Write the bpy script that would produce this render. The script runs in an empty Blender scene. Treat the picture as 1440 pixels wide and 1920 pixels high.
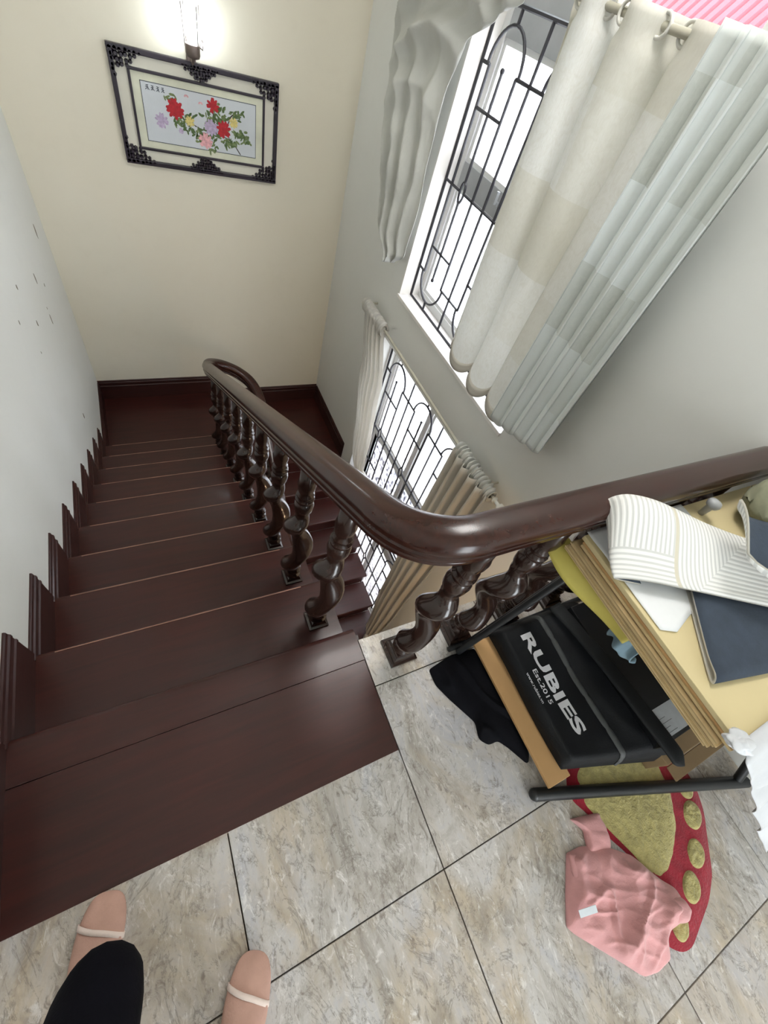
import bpy, bmesh, math, random
from mathutils import Vector, Matrix, noise

# ------------------------------------------------------------------ camera, world, lights
sc = bpy.context.scene
COL = sc.collection
cam_d = bpy.data.cameras.new('camera')
cam_d.sensor_fit = 'VERTICAL'
cam_d.sensor_height = 36.0
cam_d.lens = 36.0 * 781.26 / 1920.0
cam_d.clip_start = 0.02
cam = bpy.data.objects.new('camera', cam_d)
COL.objects.link(cam)
cam.matrix_world = Matrix(((0.8895, 0.1830, -0.4187, -0.4394),
                           (-0.3839, 0.7964, -0.4673, -0.4013),
                           (0.2479, 0.5764, 0.7787, 1.3976),
                           (0, 0, 0, 1)))
sc.camera = cam

world = bpy.data.worlds.new('World')
sc.world = world
world.use_nodes = True
wn = world.node_tree
wn.nodes['Background'].inputs[0].default_value = (0.90, 0.96, 1.0, 1)
wn.nodes['Background'].inputs[1].default_value = 7.5

sc.view_settings.view_transform = 'Standard'
sc.view_settings.look = 'None'
sc.view_settings.gamma = 1.0
sc.view_settings.use_curve_mapping = False
sc.view_settings.exposure = 0.75
sc.cycles.max_bounces = 10
sc.cycles.diffuse_bounces = 6
sc.cycles.transparent_max_bounces = 16
sc.cycles.sample_clamp_indirect = 6.0

# ------------------------------------------------------------------ main dimensions (metres)
T, RI = 0.2866, 0.1763          # tread depth, riser height
W = 0.965                       # left wall at x = -W
XR = 1.174                      # window wall
YB = 3.38                       # back wall
YF = -3.2                       # wall behind the photographer
ZC = 2.75                       # ceiling
ZG = -20 * RI                   # ground floor
ZL1, ZL2 = -10 * RI, -11 * RI   # the two half landings
Y2 = 2.41                       # edge of lower half landing
XS = 0.30                       # left end of lower flight
PI = math.pi


def area(name, loc, rot, sx, sy, power, col=(1, 1, 1), portal=False):
    d = bpy.data.lights.new(name, 'AREA')
    d.shape = 'RECTANGLE'
    d.size, d.size_y = sx, sy
    d.energy = power
    d.color = col
    o = bpy.data.objects.new(name, d)
    o.location = loc
    o.rotation_euler = rot
    COL.objects.link(o)
    if portal:
        d.cycles.is_portal = True
    return o


# portals in the openings: they only guide the sampling of the sky
area('portal_upper_window', (XR + .42, 1.47, .88), (0, PI / 2, 0), 1.8, 1.45, 1, portal=True)
area('portal_lower_window', (XR + .42, 1.47, -1.75), (0, PI / 2, 0), 2.9, 1.5, 1, portal=True)
area('portal_rear_opening', (0.1, YF - .1, 1.05), (PI / 2, 0, 0), .9, 2.1, 1, portal=True)


# ------------------------------------------------------------------ materials
def lin(r, g, b):
    f = lambda c: (c / 255 / 12.92) if c / 255 <= .04045 else ((c / 255 + .055) / 1.055) ** 2.4
    return (f(r), f(g), f(b), 1)


class NT:
    def __init__(s, name):
        s.m = bpy.data.materials.new(name)
        s.m.use_nodes = True
        s.t = s.m.node_tree
        s.b = s.t.nodes['Principled BSDF']
        s.out = s.t.nodes['Material Output']

    def n(s, typ, **kw):
        o = s.t.nodes.new(typ)
        for k, v in kw.items():
            if k.startswith('i_'):
                key = k[2:]
                key = int(key) if key.isdigit() else key.replace('_', ' ')
                o.inputs[key].default_value = v
            else:
                setattr(o, k, v)
        return o

    def l(s, a, b):
        s.t.links.new(a, b)

    def coord(s, kind='Object', scale=(1, 1, 1)):
        c = s.n('ShaderNodeTexCoord')
        mp = s.n('ShaderNodeMapping')
        mp.inputs['Scale'].default_value = scale
        s.l(c.outputs[kind], mp.inputs[0])
        return mp.outputs[0]

    def ramp(s, fac, stops):
        r = s.n('ShaderNodeValToRGB')
        e = r.color_ramp.elements
        while len(e) < len(stops):
            e.new(.5)
        for el, (p, c) in zip(e, stops):
            el.position = p
            el.color = c
        s.l(fac, r.inputs[0])
        return r.outputs[0]

    def noise(s, vec, scale, detail=4, rough=.55, dist=0):
        o = s.n('ShaderNodeTexNoise')
        o.inputs['Scale'].default_value = scale
        o.inputs['Detail'].default_value = detail
        o.inputs['Roughness'].default_value = rough
        o.inputs['Distortion'].default_value = dist
        if vec is not None:
            s.l(vec, o.inputs['Vector'])
        return o.outputs['Fac']

    def mix(s, fac, a, b, blend='MIX'):
        o = s.n('ShaderNodeMix', data_type='RGBA', blend_type=blend)
        for sock, v in ((o.inputs[0], fac), (o.inputs[6], a), (o.inputs[7], b)):
            if isinstance(v, bpy.types.NodeSocket):
                s.l(v, sock)
            else:
                sock.default_value = v
        return o.outputs[2]

    def bump(s, fac, strength=.2, dist=.002):
        o = s.n('ShaderNodeBump')
        o.inputs['Strength'].default_value = strength
        o.inputs['Distance'].default_value = dist
        s.l(fac, o.inputs['Height'])
        s.l(o.outputs[0], s.b.inputs['Normal'])

    def set(s, **kw):
        for k, v in kw.items():
            key = {'col': 'Base Color', 'rough': 'Roughness', 'metal': 'Metallic', 'spec': 'Specular IOR Level', 'coat': 'Coat Weight',
                   'coatr': 'Coat Roughness', 'sheen': 'Sheen Weight', 'trans': 'Transmission Weight', 'ior': 'IOR'}[k]
            if isinstance(v, bpy.types.NodeSocket):
                s.l(v, s.b.inputs[key])
            else:
                s.b.inputs[key].default_value = v
        return s


def simple(name, col, rough=.5, bump=None, var=.12, vscale=6, **kw):
    """colour with a little procedural variation and fine relief"""
    m = NT(name)
    v = m.coord('Object')
    f = m.noise(v, vscale, 5)
    dark = tuple(c * (1 - var) for c in col[:3]) + (1,)
    lite = tuple(min(1, c * (1 + var)) for c in col[:3]) + (1,)
    m.set(col=m.ramp(f, [(.3, dark), (.7, lite)]), rough=rough, **kw)
    if bump:
        m.bump(m.noise(v, bump[0], 3), bump[1], bump[2] if len(bump) > 2 else .002)
    return m.m


def m_wall(name, c1, c2):
    m = NT(name)
    v = m.coord('Object')
    col = m.mix(m.noise(v, 1.3, 4), c1, c2)
    col = m.mix(m.ramp(m.noise(v, 9, 5), [(.55, (0, 0, 0, 1)), (.8, (.25, .25, .25, 1))]), col, tuple(c * .93 for c in c1[:3]) + (1,))
    m.set(col=col, rough=.62, spec=.35)
    m.bump(m.noise(v, 60, 3), .12, .002)
    return m.m


M = {}
M['wall'] = m_wall('wall_paint', lin(214, 214, 209), lin(220, 220, 216))
M['wall_warm'] = m_wall('wall_paint_cream', lin(216, 208, 189), lin(221, 215, 199))
M['wall_lower'] = m_wall('wall_paint_ochre', lin(214, 196, 165), lin(220, 205, 178))
M['white_paint'] = simple('white_paint', lin(226, 222, 216), .4, var=.05)
M['sill'] = simple('white_stone_sill', lin(228, 224, 220), .3, var=.08, vscale=12)
M['ceiling'] = simple('ceiling_white', lin(230, 228, 220), .8, var=.03)


def m_wood(name, c1, c2, rough=.28, axis=(1, 14, 14), coat=.12):
    m = NT(name)
    v = m.coord('Object', axis)
    g = m.noise(v, 3.0, 8, .6, .6)
    v2 = m.coord('Object')
    big = m.noise(v2, 1.6, 3)
    col = m.ramp(g, [(.3, c1), (.72, c2)])
    col = m.mix(m.ramp(big, [(.2, (0, 0, 0, 1)), (.9, (.3, .3, .3, 1))]), col, tuple(min(1, c * 1.3) for c in c2[:3]) + (1,))
    m.set(col=col, spec=.4, coat=coat, coatr=.12,
          rough=m.ramp(m.noise(v2, 7, 4), [(.2, (rough * .9,) * 3 + (1,)), (.85, (rough * 1.15,) * 3 + (1,))]))
    m.bump(g, .02, .001)
    return m.m


M['tread'] = m_wood('tread_wood', lin(42, 16, 13), lin(62, 24, 19), .36)
M['worn_highlight'] = simple('worn_highlight_varnish', lin(150, 112, 95), .4, var=.4, vscale=9)
M['riser'] = m_wood('riser_wood', lin(43, 17, 14), lin(59, 24, 19), .36)
M['skirt'] = m_wood('skirting_wood', lin(40, 20, 18), lin(58, 28, 24), .35, (14, 1, 14))
M['rail'] = m_wood('handrail_wood', lin(40, 19, 14), lin(56, 27, 19), .24, (14, 14, 14), .12)
M['baluster'] = m_wood('baluster_wood', lin(34, 22, 18), lin(48, 30, 24), .22, (14, 14, 3), .35)


def m_tile():
    m = NT('floor_tile_stone')
    g = m.n('ShaderNodeTexCoord')
    info = m.n('ShaderNodeObjectInfo')
    add = m.n('ShaderNodeVectorMath', operation='MULTIPLY_ADD')
    m.l(info.outputs['Random'], add.inputs[0])
    add.inputs[1].default_value = (17, 31, 7)
    m.l(g.outputs['Object'], add.inputs[2])
    mp = m.n('ShaderNodeMapping')
    mp.inputs['Rotation'].default_value = (0, 0, .35)
    mp.inputs['Scale'].default_value = (1.7, .9, 1)
    m.l(add.outputs[0], mp.inputs[0])
    v = mp.outputs[0]
    base = m.ramp(m.noise(v, 4.0, 10, .74, .7), [(.30, lin(124, 117, 110)), (.41, lin(166, 160, 153)), (.52, lin(188, 184, 180)), (.62, lin(176, 175, 179)), (.78, lin(208, 203, 196))])
    warm = m.ramp(m.noise(v, 1.9, 7, .66, .9), [(.46, (0, 0, 0, 1)), (.64, (.85, .85, .85, 1))])
    warmc = m.ramp(m.noise(v, 8, 8, .72, .6), [(.35, lin(138, 122, 102)), (.6, lin(188, 172, 148))])
    c = m.mix(warm, base, warmc)
    speck = m.ramp(m.noise(v, 26, 8, .75, 1.2), [(.53, (0, 0, 0, 1)), (.66, (.8, .8, .8, 1))])
    c = m.mix(speck, c, lin(116, 106, 97))
    lite = m.ramp(m.noise(v, 18, 8, .74, 1.4), [(.55, (0, 0, 0, 1)), (.67, (.85, .85, .85, 1))])
    c = m.mix(lite, c, lin(220, 217, 214))
    vein = m.noise(v, 2.6, 7, .66, 2.2)
    vn = m.ramp(vein, [(.488, (0, 0, 0, 1)), (.5, (.6, .6, .6, 1)), (.512, (0, 0, 0, 1))])
    c = m.mix(vn, c, lin(112, 105, 98))
    m.set(col=c, rough=.33, spec=.45)
    m.bump(m.noise(v, 24, 4), .05, .001)
    return m.m


M['tile'] = m_tile()
M['grout'] = simple('grout', lin(96, 86, 72), .9)
M['black_metal'] = simple('black_powder_metal', lin(30, 32, 34), .38, (80, .05), .2, spec=.5)
M['iron'] = simple('grille_iron', lin(40, 38, 44), .5, (60, .1), .2)
M['alu'] = simple('aluminium_frame', lin(170, 172, 174), .4, var=.08)
M['white_frame'] = simple('white_window_frame', lin(225, 225, 224), .4, var=.05)


def m_pane():
    m = NT('frosted_patterned_glass')
    v = m.coord('Object')
    p = m.n('ShaderNodeTexVoronoi', feature='SMOOTH_F1')
    p.inputs['Scale'].default_value = 26
    m.l(v, p.inputs['Vector'])
    f = m.ramp(p.outputs['Distance'], [(.1, (.42, .42, .45, 1)), (.5, (.92, .92, .93, 1))])
    tr = m.n('ShaderNodeBsdfTranslucent')
    m.l(f, tr.inputs[0])
    tp = m.n('ShaderNodeBsdfTransparent')
    m.l(f, tp.inputs[0])
    gl = m.n('ShaderNodeBsdfGlossy')
    gl.inputs['Roughness'].default_value = .15
    a = m.n('ShaderNodeMixShader')
    a.inputs[0].default_value = .65
    m.l(tr.outputs[0], a.inputs[1])
    m.l(tp.outputs[0], a.inputs[2])
    b = m.n('ShaderNodeMixShader')
    b.inputs[0].default_value = .06
    m.l(a.outputs[0], b.inputs[1])
    m.l(gl.outputs[0], b.inputs[2])
    m.l(b.outputs[0], m.out.inputs[0])
    return m.m


M['pane'] = m_pane()


def m_clear():
    m = NT('clear_glass')
    tp = m.n('ShaderNodeBsdfTransparent')
    tp.inputs[0].default_value = (.93, .95, .95, 1)
    gl = m.n('ShaderNodeBsdfGlossy')
    gl.inputs['Roughness'].default_value = .03
    b = m.n('ShaderNodeMixShader')
    b.inputs[0].default_value = .06
    m.l(tp.outputs[0], b.inputs[1])
    m.l(gl.outputs[0], b.inputs[2])
    m.l(b.outputs[0], m.out.inputs[0])
    return m.m


M['clear'] = m_clear()


def m_curtain(name, ca, cb, cc, transp=.15, transl=.5, patch=True, scale=(7, 5)):
    """woven fabric with rectangular patches (uses the UVs of the cloth)"""
    m = NT(name)
    v = m.coord('UV', (1, 1, 1))
    fine = m.noise(m.coord('UV', (40, 6, 1)), 6, 4)
    if patch:
        br = m.n('ShaderNodeTexBrick')
        br.offset = .37
        br.inputs['Scale'].default_value = 1
        br.inputs['Mortar Size'].default_value = .0
        br.inputs['Brick Width'].default_value = scale[0]
        br.inputs['Row Height'].default_value = scale[1]
        br.inputs['Color1'].default_value = ca
        br.inputs['Color2'].default_value = cb
        br.inputs['Bias'].default_value = 0
        m.l(v, br.inputs['Vector'])
        col = br.outputs['Color']
        motif = m.ramp(m.noise(m.coord('UV', (9, 9, 1)), 2.2, 5, .6, 2.5), [(.46, (0, 0, 0, 1)), (.66, (.28, .28, .28, 1))])
        col = m.mix(motif, col, cc)
    else:
        col = m.ramp(m.noise(v, 3, 3), [(.3, ca), (.7, cb)])
    col = m.mix(m.ramp(fine, [(.35, (0, 0, 0, 1)), (.75, (.35, .35, .35, 1))]), col, cc)
    di = m.n('ShaderNodeBsdfDiffuse')
    tr = m.n('ShaderNodeBsdfTranslucent')
    tp = m.n('ShaderNodeBsdfTransparent')
    m.l(col, di.inputs[0])
    m.l(col, tr.inputs[0])
    a = m.n('ShaderNodeMixShader')
    a.inputs[0].default_value = transl
    m.l(di.outputs[0], a.inputs[1])
    m.l(tr.outputs[0], a.inputs[2])
    b = m.n('ShaderNodeMixShader')
    b.inputs[0].default_value = transp
    m.l(a.outputs[0], b.inputs[1])
    m.l(tp.outputs[0], b.inputs[2])
    m.l(b.outputs[0], m.out.inputs[0])
    bp = m.n('ShaderNodeBump')
    bp.inputs['Strength'].default_value = .25
    bp.inputs['Distance'].default_value = .002
    m.l(fine, bp.inputs['Height'])
    m.l(bp.outputs[0], di.inputs['Normal'])
    return m.m


M['sheer'] = m_curtain('sheer_patched_curtain', lin(228, 228, 225), lin(212, 209, 197), lin(202, 198, 186), .05, .26, True, (.34, .30))
M['thick'] = m_curtain('grey_patched_curtain', lin(224, 230, 230), lin(192, 196, 190), lin(216, 219, 214), .0, .10, True, (.5, .26))
M['swag'] = m_curtain('pale_grey_drape', lin(206, 206, 200), lin(192, 192, 186), lin(182, 182, 176), .0, .12, False)
M['voile'] = m_curtain('white_voile', lin(224, 222, 216), lin(206, 202, 192), lin(232, 230, 228), .12, .35, False)
M['beige_curtain'] = m_curtain('beige_curtain', lin(212, 208, 198), lin(196, 191, 180), lin(182, 176, 164), .0, .18, False)

M['rod'] = simple('rod_paint', lin(176, 172, 156), .4)
M['ring'] = simple('grommet_plastic', lin(206, 204, 196), .3)
M['gilt'] = simple('dark_carved_frame', lin(38, 30, 40), .35, (60, .4), .3)
M['mat'] = simple('picture_mat', lin(206, 206, 186), .7)
M['canvas'] = simple('embroidery_canvas', lin(196, 200, 204), .8, (200, .2), .04)
M['mirror_band'] = simple('pale_frame_band', lin(212, 208, 194), .3, var=.03)
for k, c in dict(red=(168, 30, 40), lilac=(176, 160, 186), pink=(214, 160, 164), yellow=(206, 190, 120), leaf=(78, 98, 56), leaf2=(108, 122, 78), stem=(70, 58, 46), ink=(40, 48, 60)).items():
    M['th_' + k] = simple('thread_' + k, lin(*c), .7, var=.25, vscale=60)


def m_emit(name, col, st):
    m = NT(name)
    m.b.inputs['Emission Color'].default_value = col
    m.b.inputs['Emission Strength'].default_value = st
    m.b.inputs['Base Color'].default_value = (.9, .9, .9, 1)
    return m.m


M['bulb'] = m_emit('lamp_bulb', (.86, .94, 1, 1), 38)
M['lamp_glass'] = m_clear()
M['fill_panel_glow'] = m_emit('fill_panel_diffuser', (1, .98, .95, 1), 14)
M['warm_fill_glow'] = m_emit('warm_fill_diffuser', (1, .70, .42, 1), 75)
M['lamp_metal'] = simple('bronze_lamp_metal', lin(110, 98, 92), .4, metal=.4)
M['red_rug'] = simple('red_rug_pile', lin(148, 18, 40), .95, (160, .6, .004), .2, 30, sheen=.3)
M['olive_rug'] = simple('olive_rug_pile', lin(172, 161, 104), .95, (150, .8, .005), .22, 40, sheen=.3)
M['pink_knit'] = simple('pink_knit', lin(206, 150, 150), .9, (170, .5, .002), .1, 18, sheen=.3)
M['black_cloth'] = simple('black_cloth', lin(11, 11, 16), .95, (140, .4), .3, 10, spec=.15)
M['navy_trouser'] = simple('navy_trouser', lin(9, 9, 17), .95, (160, .5), .3, 10, spec=.15)
M['sock'] = simple('tan_sock', lin(188, 150, 136), .9, (220, .4), .08, 30)
M['sock_band'] = simple('pale_sock_band', lin(226, 208, 198), .9, (220, .4), .05, 30)
M['skin'] = simple('skin', lin(200, 150, 125), .5)
M['card'] = simple('brown_cardboard', lin(186, 146, 98), .85, (90, .15), .08, 5)
M['card_dark'] = simple('dark_cardboard', lin(140, 116, 84), .85, (90, .15), .1, 5)
M['kraft'] = simple('kraft_sheet', lin(196, 172, 128), .8, (60, .2), .12, 14)
M['kraft2'] = simple('kraft_sheet_dark', lin(168, 144, 104), .8, (60, .2), .12, 14)
M['cream_board'] = simple('cream_board', lin(208, 192, 148), .6, var=.04, vscale=4)
M['yellow_sheet'] = simple('yellow_sheet', lin(196, 183, 92), .6)
M['blue_cloth'] = simple('blue_cloth', lin(120, 146, 160), .85, (120, .3))
M['white_paper'] = simple('white_paper', lin(228, 230, 232), .7, (26, .25), .05)
M['plastic'] = simple('white_plastic_sheet', lin(206, 208, 213), .3, (14, .5, .006), .06)
M['garment'] = simple('black_nonwoven', lin(15, 17, 20), .7, (190, .35), .25, 14, spec=.3)
M['garment2'] = simple('black_fabric_fold', lin(24, 26, 27), .7, (120, .35), .3, 9, spec=.3)
M['charcoal'] = simple('charcoal_binding', lin(72, 74, 74), .6, (150, .4), .15, 40)
M['print'] = simple('silver_print', lin(216, 216, 220), .5, var=.04)
M['black_box'] = simple('black_gloss_box', lin(22, 23, 25), .25, var=.2)
M['label'] = simple('paper_label', lin(210, 216, 222), .6, var=.05, vscale=40)
M['label_ink'] = simple('label_ink', lin(80, 84, 96), .7)
M['navy_mat'] = simple('navy_felt', lin(54, 64, 78), .9, (170, .4), .12, 30)
M['olive_cloth'] = simple('olive_grey_cloth', lin(128, 128, 106), .85, (20, .4, .01), .2, 9)
M['edge'] = simple('mat_edge', lin(176, 172, 162), .8)


def m_stripe():
    m = NT('striped_mat_face')
    v = m.coord('UV')
    w1 = m.n('ShaderNodeTexWave', bands_direction='X')
    w1.inputs['Scale'].default_value = 26
    w1.inputs['Distortion'].default_value = .15
    m.l(v, w1.inputs['Vector'])
    w2 = m.n('ShaderNodeTexWave', bands_direction='Y')
    w2.inputs['Scale'].default_value = 26
    w2.inputs['Distortion'].default_value = .15
    m.l(v, w2.inputs['Vector'])
    sep = m.n('ShaderNodeSeparateXYZ')
    m.l(v, sep.inputs[0])

    def math_(op, a, b):
        o = m.n('ShaderNodeMath', operation=op)
        for i, q in enumerate((a, b)):
            if isinstance(q, bpy.types.NodeSocket):
                m.l(q, o.inputs[i])
            else:
                o.inputs[i].default_value = q
        return o.outputs[0]
    # block near the front edge runs the other way; it grows to the right like a mitre
    lim = math_('MAXIMUM', math_('MULTIPLY', math_('LESS_THAN', sep.outputs['X'], .165), .075), math_('SUBTRACT', sep.outputs['X'], .215))
    fac = math_('LESS_THAN', sep.outputs['Y'], lim)
    mx = m.n('ShaderNodeMix', data_type='FLOAT')
    m.l(fac, mx.inputs[0])
    m.l(w1.outputs['Fac'], mx.inputs[2])
    m.l(w2.outputs['Fac'], mx.inputs[3])
    c = m.ramp(mx.outputs[0], [(.2, lin(202, 202, 199)), (.55, lin(232, 231, 228))])
    band = math_('MULTIPLY', math_('GREATER_THAN', sep.outputs['X'], .160), math_('LESS_THAN', sep.outputs['X'], .170))
    c = m.mix(band, c, lin(206, 200, 182))
    m.set(col=c, rough=.85)
    m.bump(mx.outputs[0], .3, .002)
    return m.m


M['stripe'] = m_stripe()
M['pink_roof'] = simple('pink_roof_sheet', lin(128, 44, 60), .6)
M['salmon'] = simple('salmon_render', lin(128, 84, 58), .8, (30, .2))
M['grey_render'] = simple('grey_render', lin(190, 190, 192), .8, (20, .3), .15, 3)
M['ground_tile'] = simple('ground_floor_tile', lin(196, 190, 186), .25, var=.1)
M['dirt'] = simple('plaster_chip', lin(120, 112, 98), .9)


# ------------------------------------------------------------------ mesh helpers
def link(o, parent=None):
    COL.objects.link(o)
    if parent is not None:
        o.parent = parent
    return o


def tag(o, label=None, cat=None, group=None, kind=None):
    for k, v in (('label', label), ('category', cat), ('group', group), ('kind', kind)):
        if v:
            o[k] = v
    return o


def thing(name, label, cat, loc=(0, 0, 0), rz=0, group=None, kind=None):
    o = bpy.data.objects.new(name, None)
    o.empty_display_size = .05
    o.location = loc
    o.rotation_euler = (0, 0, rz)
    link(o)
    return tag(o, label, cat, group, kind)


def obj(name, bm, mats, parent=None, smooth=False, loc=None):
    me = bpy.data.meshes.new(name)
    bm.normal_update()
    bm.to_mesh(me)
    bm.free()
    for m in (mats if isinstance(mats, (list, tuple)) else [mats]):
        me.materials.append(m)
    if smooth:
        me.polygons.foreach_set('use_smooth', [True] * len(me.polygons))
    o = bpy.data.objects.new(name, me)
    if loc:
        o.location = loc
    return link(o, parent)


def auto(o, ang=40):
    """smooth by angle without operators"""
    me = o.data
    me.polygons.foreach_set('use_smooth', [True] * len(me.polygons))
    b = bmesh.new()
    b.from_mesh(me)
    lim = math.radians(ang)
    for e in b.edges:
        if len(e.link_faces) == 2 and e.calc_face_angle(0) > lim:
            e.smooth = False
    b.to_mesh(me)
    b.free()
    return o


def add_box(bm, p0, p1, bev=0, mi=0):
    x0, y0, z0 = p0
    x1, y1, z1 = p1
    vs = [bm.verts.new(p) for p in ((x0, y0, z0), (x1, y0, z0), (x1, y1, z0), (x0, y1, z0), (x0, y0, z1), (x1, y0, z1), (x1, y1, z1), (x0, y1, z1))]
    fs = [bm.faces.new([vs[i] for i in q]) for q in ((3, 2, 1, 0), (4, 5, 6, 7), (0, 1, 5, 4), (1, 2, 6, 5), (2, 3, 7, 6), (3, 0, 4, 7))]
    for f in fs:
        f.material_index = mi
    if bev:
        es = list({e for f in fs for e in f.edges})
        bmesh.ops.bevel(bm, geom=es, offset=bev, segments=2, affect='EDGES', profile=.6)
    return vs


def box(name, p0, p1, mat, parent=None, bev=0):
    bm = bmesh.new()
    add_box(bm, p0, p1, bev)
    return obj(name, bm, mat, parent)


def prism(name, pts, a0, a1, mat, parent=None, axis='x', bev=0):
    """closed polygon extruded along an axis; pts are the other two coordinates in order"""
    bm = bmesh.new()

    def P(u, v, a):
        return (a, u, v) if axis == 'x' else ((u, a, v) if axis == 'y' else (u, v, a))
    A = [bm.verts.new(P(u, v, a0)) for u, v in pts]
    B = [bm.verts.new(P(u, v, a1)) for u, v in pts]
    bm.faces.new(A)
    bm.faces.new(B[::-1])
    n = len(pts)
    for i in range(n):
        bm.faces.new((A[i], B[i], B[(i + 1) % n], A[(i + 1) % n]))
    bmesh.ops.recalc_face_normals(bm, faces=bm.faces)
    if bev:
        bmesh.ops.bevel(bm, geom=list(bm.edges), offset=bev, segments=2, affect='EDGES')
    return obj(name, bm, mat, parent)


def frames(pts, up=Vector((0, 0, 1))):
    out = []
    n = len(pts)
    for i, p in enumerate(pts):
        t = (pts[min(i + 1, n - 1)] - pts[max(i - 1, 0)]).normalized()
        s = t.cross(up)
        if s.length < 1e-4:
            s = t.cross(Vector((1, 0, 0)))
        s.normalize()
        out.append((p, t, s, s.cross(t).normalized()))
    return out


def add_sweep(bm, pts, prof, up=Vector((0, 0, 1)), cap=True, mi=0):
    pts = [Vector(p) for p in pts]
    rings = []
    for p, t, s, u in frames(pts, up):
        rings.append([bm.verts.new(p + s * a + u * b) for a, b in prof])
    n = len(prof)
    for r0, r1 in zip(rings, rings[1:]):
        for i in range(n):
            f = bm.faces.new((r0[i], r0[(i + 1) % n], r1[(i + 1) % n], r1[i]))
            f.material_index = mi
    if cap:
        bm.faces.new(rings[0][::-1]).material_index = mi
        bm.faces.new(rings[-1]).material_index = mi
    bmesh.ops.recalc_face_normals(bm, faces=bm.faces)


def circ(r, n=10):
    return [(r * math.cos(2 * PI * i / n), r * math.sin(2 * PI * i / n)) for i in range(n)]


def tube(name, pts, r, mat, parent=None, n=10):
    bm = bmesh.new()
    add_sweep(bm, pts, circ(r, n))
    return auto(obj(name, bm, mat, parent), 50)


def bez(p0, p1, p2, n=12):
    p0, p1, p2 = Vector(p0), Vector(p1), Vector(p2)
    return [(1 - t) ** 2 * p0 + 2 * t * (1 - t) * p1 + t * t * p2 for t in (i / n for i in range(n + 1))]


def catmull(P, k=8):
    P = [Vector(p) for p in P]
    Q = [P[0] * 2 - P[1]] + P + [P[-1] * 2 - P[-2]]
    out = []
    for i in range(1, len(Q) - 2):
        a, b, c, d = Q[i - 1:i + 3]
        for j in range(k):
            t = j / k
            out.append(.5 * ((2 * b) + (c - a) * t + (2 * a - 5 * b + 4 * c - d) * t * t + (3 * b - a - 3 * c + d) * t ** 3))
    out.append(P[-1])
    return out


def lathe(bm, prof, n=20, c=(0, 0), mi=0):
    rings = []
    for r, z in prof:
        rings.append([bm.verts.new((c[0] + r * math.cos(2 * PI * i / n), c[1] + r * math.sin(2 * PI * i / n), z)) for i in range(n)])
    for a, b in zip(rings, rings[1:]):
        for i in range(n):
            bm.faces.new((a[i], a[(i + 1) % n], b[(i + 1) % n], b[i])).material_index = mi
    bm.faces.new(rings[0][::-1]).material_index = mi
    bm.faces.new(rings[-1]).material_index = mi


def interp(tab, z):
    """piecewise linear table [(z, v)] with rising z"""
    if z <= tab[0][0]:
        return tab[0][1]
    for (a, va), (b, vb) in zip(tab, tab[1:]):
        if z <= b:
            t = (z - a) / (b - a)
            t = t * t * (3 - 2 * t)
            return va + (vb - va) * t
    return tab[-1][1]


def copy_tree(o, parent=None):
    c = o.copy()
    COL.objects.link(c)
    c.parent = parent
    for ch in list(o.children):
        copy_tree(ch, c)
    return c


def cloth_grid(name, nu, nv, fn, mat, parent=None, thick=.0025, uv=None, closed=False, mats=None, faceidx=None):
    """grid of fn(u, v) with real thickness and UVs in metres or as given"""
    bm = bmesh.new()
    uvl = bm.loops.layers.uv.new('UVMap')
    g = [[bm.verts.new(fn(i / nu, j / nv)) for i in range(nu + 1)] for j in range(nv + 1)]
    for j in range(nv):
        for i in range(nu):
            f = bm.faces.new((g[j][i], g[j][i + 1], g[j + 1][i + 1], g[j + 1][i]))
            for l, (a, b) in zip(f.loops, ((i, j), (i + 1, j), (i + 1, j + 1), (i, j + 1))):
                l[uvl].uv = uv(a / nu, b / nv) if uv else (a / nu, b / nv)
    o = obj(name, bm, mats or mat, parent, smooth=True)
    if thick:
        md = o.modifiers.new('thickness', 'SOLIDIFY')
        md.thickness = thick
        md.offset = 0
        if mats:
            md.material_offset = 1
            md.material_offset_rim = 2
    return o


def blob(name, poly, hfn, mat, parent=None, z0=.002, rings=16, seg=120, center=None):
    """flat-bottomed cloth lying inside a star-shaped outline; hfn(x, y, r) gives its height"""
    n = len(poly)
    if center is None:
        center = (sum(p[0] for p in poly) / n, sum(p[1] for p in poly) / n)
    c = Vector(center)
    pts = [Vector(p) for p in poly]
    L = [(pts[(i + 1) % n] - pts[i]).length for i in range(n)]
    tot = sum(L)
    bnd = []
    for k in range(seg):
        d = tot * k / seg
        i = 0
        while d > L[i] and i < n - 1:
            d -= L[i]
            i += 1
        bnd.append(pts[i].lerp(pts[(i + 1) % n], d / L[i]))
    # soften the corners
    for _ in range(2):
        bnd = [(bnd[i - 1] + bnd[i] * 2 + bnd[(i + 1) % seg]) / 4 for i in range(seg)]
    bm = bmesh.new()
    cv = bm.verts.new((c.x, c.y, z0 + hfn(c.x, c.y, 0)))
    prev = None
    for q in range(1, rings + 1):
        r = q / rings
        ring = []
        for b in bnd:
            p = c.lerp(b, r)
            ring.append(bm.verts.new((p.x, p.y, z0 + hfn(p.x, p.y, r))))
        if prev is None:
            for i in range(seg):
                bm.faces.new((cv, ring[i], ring[(i + 1) % seg]))
        else:
            for i in range(seg):
                bm.faces.new((prev[i], ring[i], ring[(i + 1) % seg], prev[(i + 1) % seg]))
        prev = ring
    low = [bm.verts.new((v.co.x, v.co.y, z0)) for v in prev]
    for i in range(seg):
        bm.faces.new((prev[i], low[i], low[(i + 1) % seg], prev[(i + 1) % seg]))
    bm.faces.new(low[::-1])
    bmesh.ops.recalc_face_normals(bm, faces=bm.faces)
    return auto(obj(name, bm, mat, parent), 70)


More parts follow.
